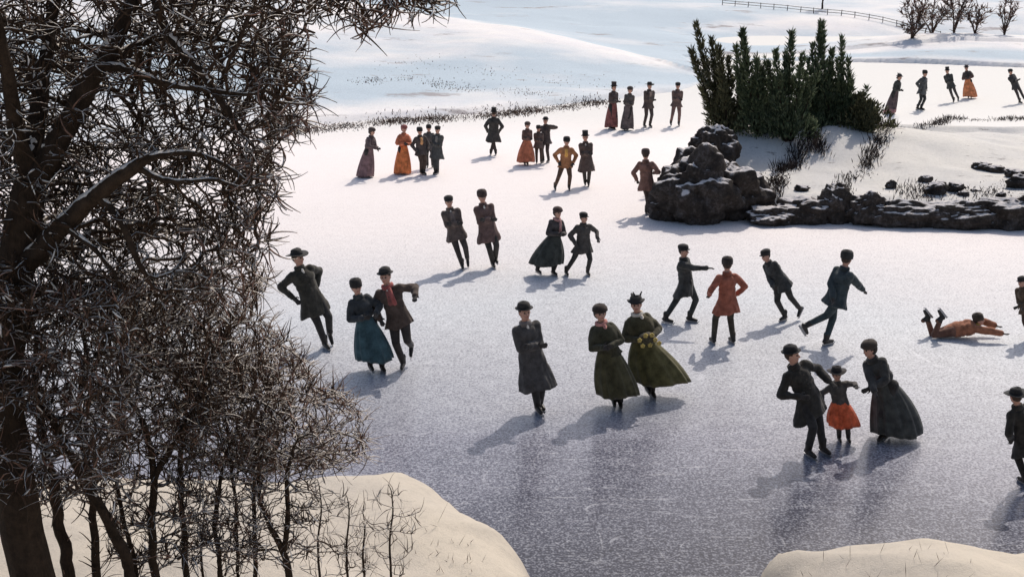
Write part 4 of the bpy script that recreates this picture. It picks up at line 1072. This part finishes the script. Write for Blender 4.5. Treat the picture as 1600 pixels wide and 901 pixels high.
person('man in black coat and felt hat walking away near right frame edge', 1608, 760, 605, face=200, uh=1575, hf=200, pel=-.14, fa=(-.05, .05, 0), fb=(.05, -.02, 0), arms='pocket', top='jacket', coat_len=.28, col=K, hat='wide', hatc=(.014, .013, .012), leg=K, bulk=1.1)
person('man in brown jacket and cap cut by the right frame edge', 1612, 530, 432, face=-60, uh=1588, hf=-60, fa=(.1, .1, 0), fb=(-.05, 0, 0), arms=((-.02, .26, -.40), (.02, .24, -.42)), top='jacket', col=(.08, .05, .03), hat='cap', leg=BR)
# fallen skater
gl = W(1500, 530, 0)
person('fallen skater in orange brown coat lying face down with feet kicked up', 1500, 527, 420, face=90, lying=.98, pose=(v3(0, 0, -1), v3(-.18, 0, .17), v3(.32, -.05, .27), v3(-.25, 0, 1).normalized(), v3(1, -.5, -.1).normalized()),
       fa=(-.72, .10, .30), fb=(-.48, -.10, .36), arms=((.22, .12, .42), (-.24, .16, .44)), top='short', col=(.26, .10, .05), leg=(.12, .055, .035), hat='fur', hatc=(.045, .03, .02), scarf=(.5, .3, .06), bulk=1.3)
# --- middle row
person('man with folded arms in brown jacket gliding left of his tall friend', 722, 420, 306, face=10, uh=703, fa=(.12, .12, .10), fb=(.0, 0, 0), arms='folded', top='jacket', coat_len=.2, col=(.085, .06, .05), leg=(.04, .032, .028), hat='cap', vest=(.13, .10, .09))
person('broad man in reddish brown coat and tall cap beside friend with folded arms', 770, 418, 297, face=15, uh=754, fa=(.06, .10, .08), fb=(.0, 0, 0), arms='folded', top='frock', coat_len=.30, col=(.11, .065, .055), leg=(.035, .03, .025), hat='fur', hatc=(.05, .03, .025), bulk=1.12)
person('woman with pink shawl and full black skirt arm in arm with a man', 858, 430, 323, face=30, uh=870, hf=30, fa=(.10, .0, 0), fb=(-.30, .04, .02), arms='muff', top='bodice', col=(.05, .04, .037), hat='bonnet', hatc=(.05, .03, .025), scarf=(.42, .22, .20),
       skirt=(.30, .42, .30, -.05, 0), skc=(.032, .034, .028))
person('man in dark coat striding with legs apart beside woman in black skirt', 918, 430, 332, face=15, uh=910, hf=50, pel=-.12, fa=(.0, 0, 0), fb=(-.56, .0, .0), arms=((.34, .16, -.36), (-.24, .08, -.48)), top='jacket', coat_len=.22, col=(.05, .042, .036), leg=(.03, .027, .023), hat='cap', pz=.84)
# --- far left groups
person('woman in plum brown gown walking alone left of the far group', 570, 277, 199, face=60, uh=583, fa=(.05, 0, 0), fb=(-.06, 0, 0), arms=((.1, .3, -.36), (-.08, .36, -.30)), top='bodice', col=(.09, .06, .058), hat='bonnet', hatc=(.05, .035, .03), skirt=(.05, .30, .26, -.03, 0), skc=(.17, .10, .10))
person('woman in long bright orange gown and shawl in the far left group', 628, 272, 195, face=20, uh=633, fa=(.05, 0, 0), fb=(-.05, 0, 0), arms='muff', top='bodice', col=(.46, .13, .06), hat='bonnet', hatc=(.22, .07, .06), skirt=(.05, .30, .26, .0, 0), skc=(.55, .16, .05), cape=(.45, .13, .06))
person('man in dark coat with pale orange waistcoat next to woman in orange', 660, 273, 199, face=30, uh=657, fa=(.06, 0, 0), fb=(-.05, .03, 0), arms='pocket', top='jacket', col=(.06, .045, .04), vest=(.55, .28, .12), hat='fur', leg=BR)
person('slim grey figure half hidden behind the far left group', 672, 262, 195, face=0, uh=671, arms='down', top='jacket', col=(.09, .085, .08), hat='fur', leg=GR)
person('man in dark grey coat at the right end of the far left group', 682, 272, 197, face=-20, uh=685, arms='folded', top='frock', coat_len=.34, col=(.055, .055, .052), hat='cap', leg=(.045, .045, .045), fa=(.05, 0, 0), fb=(-.04, 0, 0), vest=(.2, .18, .16))
person('tall man in long black coat standing alone on far ice', 771, 243, 167, face=180, uh=772, fa=(.09, 0, 0), fb=(-.10, 0, 0), arms='pocket', top='frock', coat_len=.38, col=(.04, .036, .032), hat='top', leg=(.05, .035, .03), bulk=1.1)
person('woman in bell shaped orange red skirt in close group of three', 822, 258, 190, face=10, uh=824, fa=(.05, 0, 0), fb=(-.06, 0, 0), arms='folded', top='bodice', col=(.10, .055, .045), hat='bonnet', hatc=(.05, .03, .025), skirt=(.15, .36, .30, -.02, 0), skc=(.38, .12, .06))
person('short brown figure in the middle of the close group of three', 842, 256, 196, face=0, uh=841, arms='folded', top='jacket', col=(.09, .06, .05), hat='fur', leg=BR)
person('man raising hand to hat at right of close group of three', 853, 254, 182, face=-25, uh=852, arms=((.24, .16, .02), (-.2, .14, -.40)), top='jacket', col=(.06, .045, .04), hat='bowler', leg=(.05, .035, .03))
person('boy in orange yellow jacket standing with legs wide apart', 889, 297, 214, face=5, uh=884, pel=-.12, fa=(.0, 0, 0), fb=(-.44, 0, 0), arms='akimbo', top='jacket', coat_len=.12, col=(.30, .13, .055), vest=(.6, .32, .08), hat='fur', leg=(.09, .05, .03), pz=.84)
person('man in long brown coat gliding beside boy in orange yellow jacket', 918, 291, 203, face=0, uh=913, fa=(.03, 0, 0), fb=(-.08, .04, .02), arms='folded', top='frock', coat_len=.40, col=(.085, .06, .05), hat='top', leg=(.045, .038, .03), bulk=1.08)
person('man in reddish brown coat standing at left of the great boulder', 1012, 335, 233, face=160, uh=1006, fa=(.03, 0, 0), fb=(-.03, .05, 0), arms=((.30, .1, -.50), (-.2, .16, -.34)), top='jacket', coat_len=.24, col=(.15, .075, .055), hat='fur', hatc=(.05, .03, .025), leg=(.05, .035, .03), bulk=1.05)
person('figure in brown coat and dark red skirt at left of far row', 955, 202, 127, face=30, uh=958, fa=(.05, 0, 0), fb=(-.05, 0, 0), arms='folded', top='bodice', col=(.07, .05, .045), hat='top', hatc=(.03, .022, .02), skirt=(.10, .25, .22, -.02, 0), skc=(.19, .065, .055))
person('woman in grey brown gown second in the far row', 979, 204, 135, face=-20, uh=983, fa=(.05, 0, 0), fb=(-.05, 0, 0), arms='folded', top='bodice', col=(.08, .065, .058), hat='bonnet', hatc=(.04, .03, .026), skirt=(.08, .26, .22, 0, 0), skc=(.10, .075, .07))
person('man in dark hat and brown coat third in the far row', 1011, 199, 128, face=20, uh=1013, fa=(.11, 0, 0), fb=(-.11, 0, 0), arms='folded', top='jacket', col=(.075, .055, .047), hat='wide', leg=(.06, .045, .04), vest=(.28, .2, .16))
person('man with legs apart and pinkish trousers at right of the far row', 1055, 197, 129, face=0, uh=1057, fa=(.14, 0, 0), fb=(-.18, 0, .02), arms='folded', top='jacket', coat_len=.12, col=(.11, .07, .06), hat='cap', leg=(.16, .09, .075))
# --- right far group beyond the point
person('woman with bow hat and dusky pink hemmed gown beyond the rocky point', 1390, 178, 113, face=40, uh=1401, fa=(.04, 0, 0), fb=(-.06, 0, 0), arms='folded', top='bodice', col=(.035, .036, .033), hat='plume', hatc=(.02, .02, .02), skirt=(.06, .25, .2, -.05, 0), skc=(.09, .06, .058), trim=(.34, .17, .16))
person('man in grey jacket with hands on hips beyond the rocky point', 1436, 172, 110, face=40, uh=1440, fa=(.08, 0, 0), fb=(-.08, 0, 0), arms='akimbo', top='jacket', coat_len=.2, col=(.065, .066, .065), hat='fur', leg=(.03, .03, .03))
person('man in dark coat skating left of woman in orange skirt', 1490, 160, 104, face=-30, uh=1475, fa=(.22, .05, .12), fb=(0, 0, 0), arms='folded', top='jacket', col=(.045, .045, .042), hat='top', leg=(.05, .042, .04), bulk=1.05)
person('woman in blowing orange skirt and dark shawl on far right ice', 1516, 154, 100, face=-20, uh=1505, fa=(.04, 0, 0), fb=(-.10, 0, 0), arms='muff', top='bodice', col=(.10, .05, .04), hat='plume', hatc=(.04, .03, .03), skirt=(.10, .36, .24, .06, 0), skc=(.58, .19, .08), cape=(.05, .035, .03))
person('skater in dark suit leaning steeply at the far right edge', 1593, 162, 108, face=30, uh=1574, fa=(.22, .0, .10), fb=(0, 0, 0), arms='folded', top='jacket', coat_len=.14, col=(.045, .04, .04), hat='cap', leg=(.045, .035, .035), bulk=1.05)
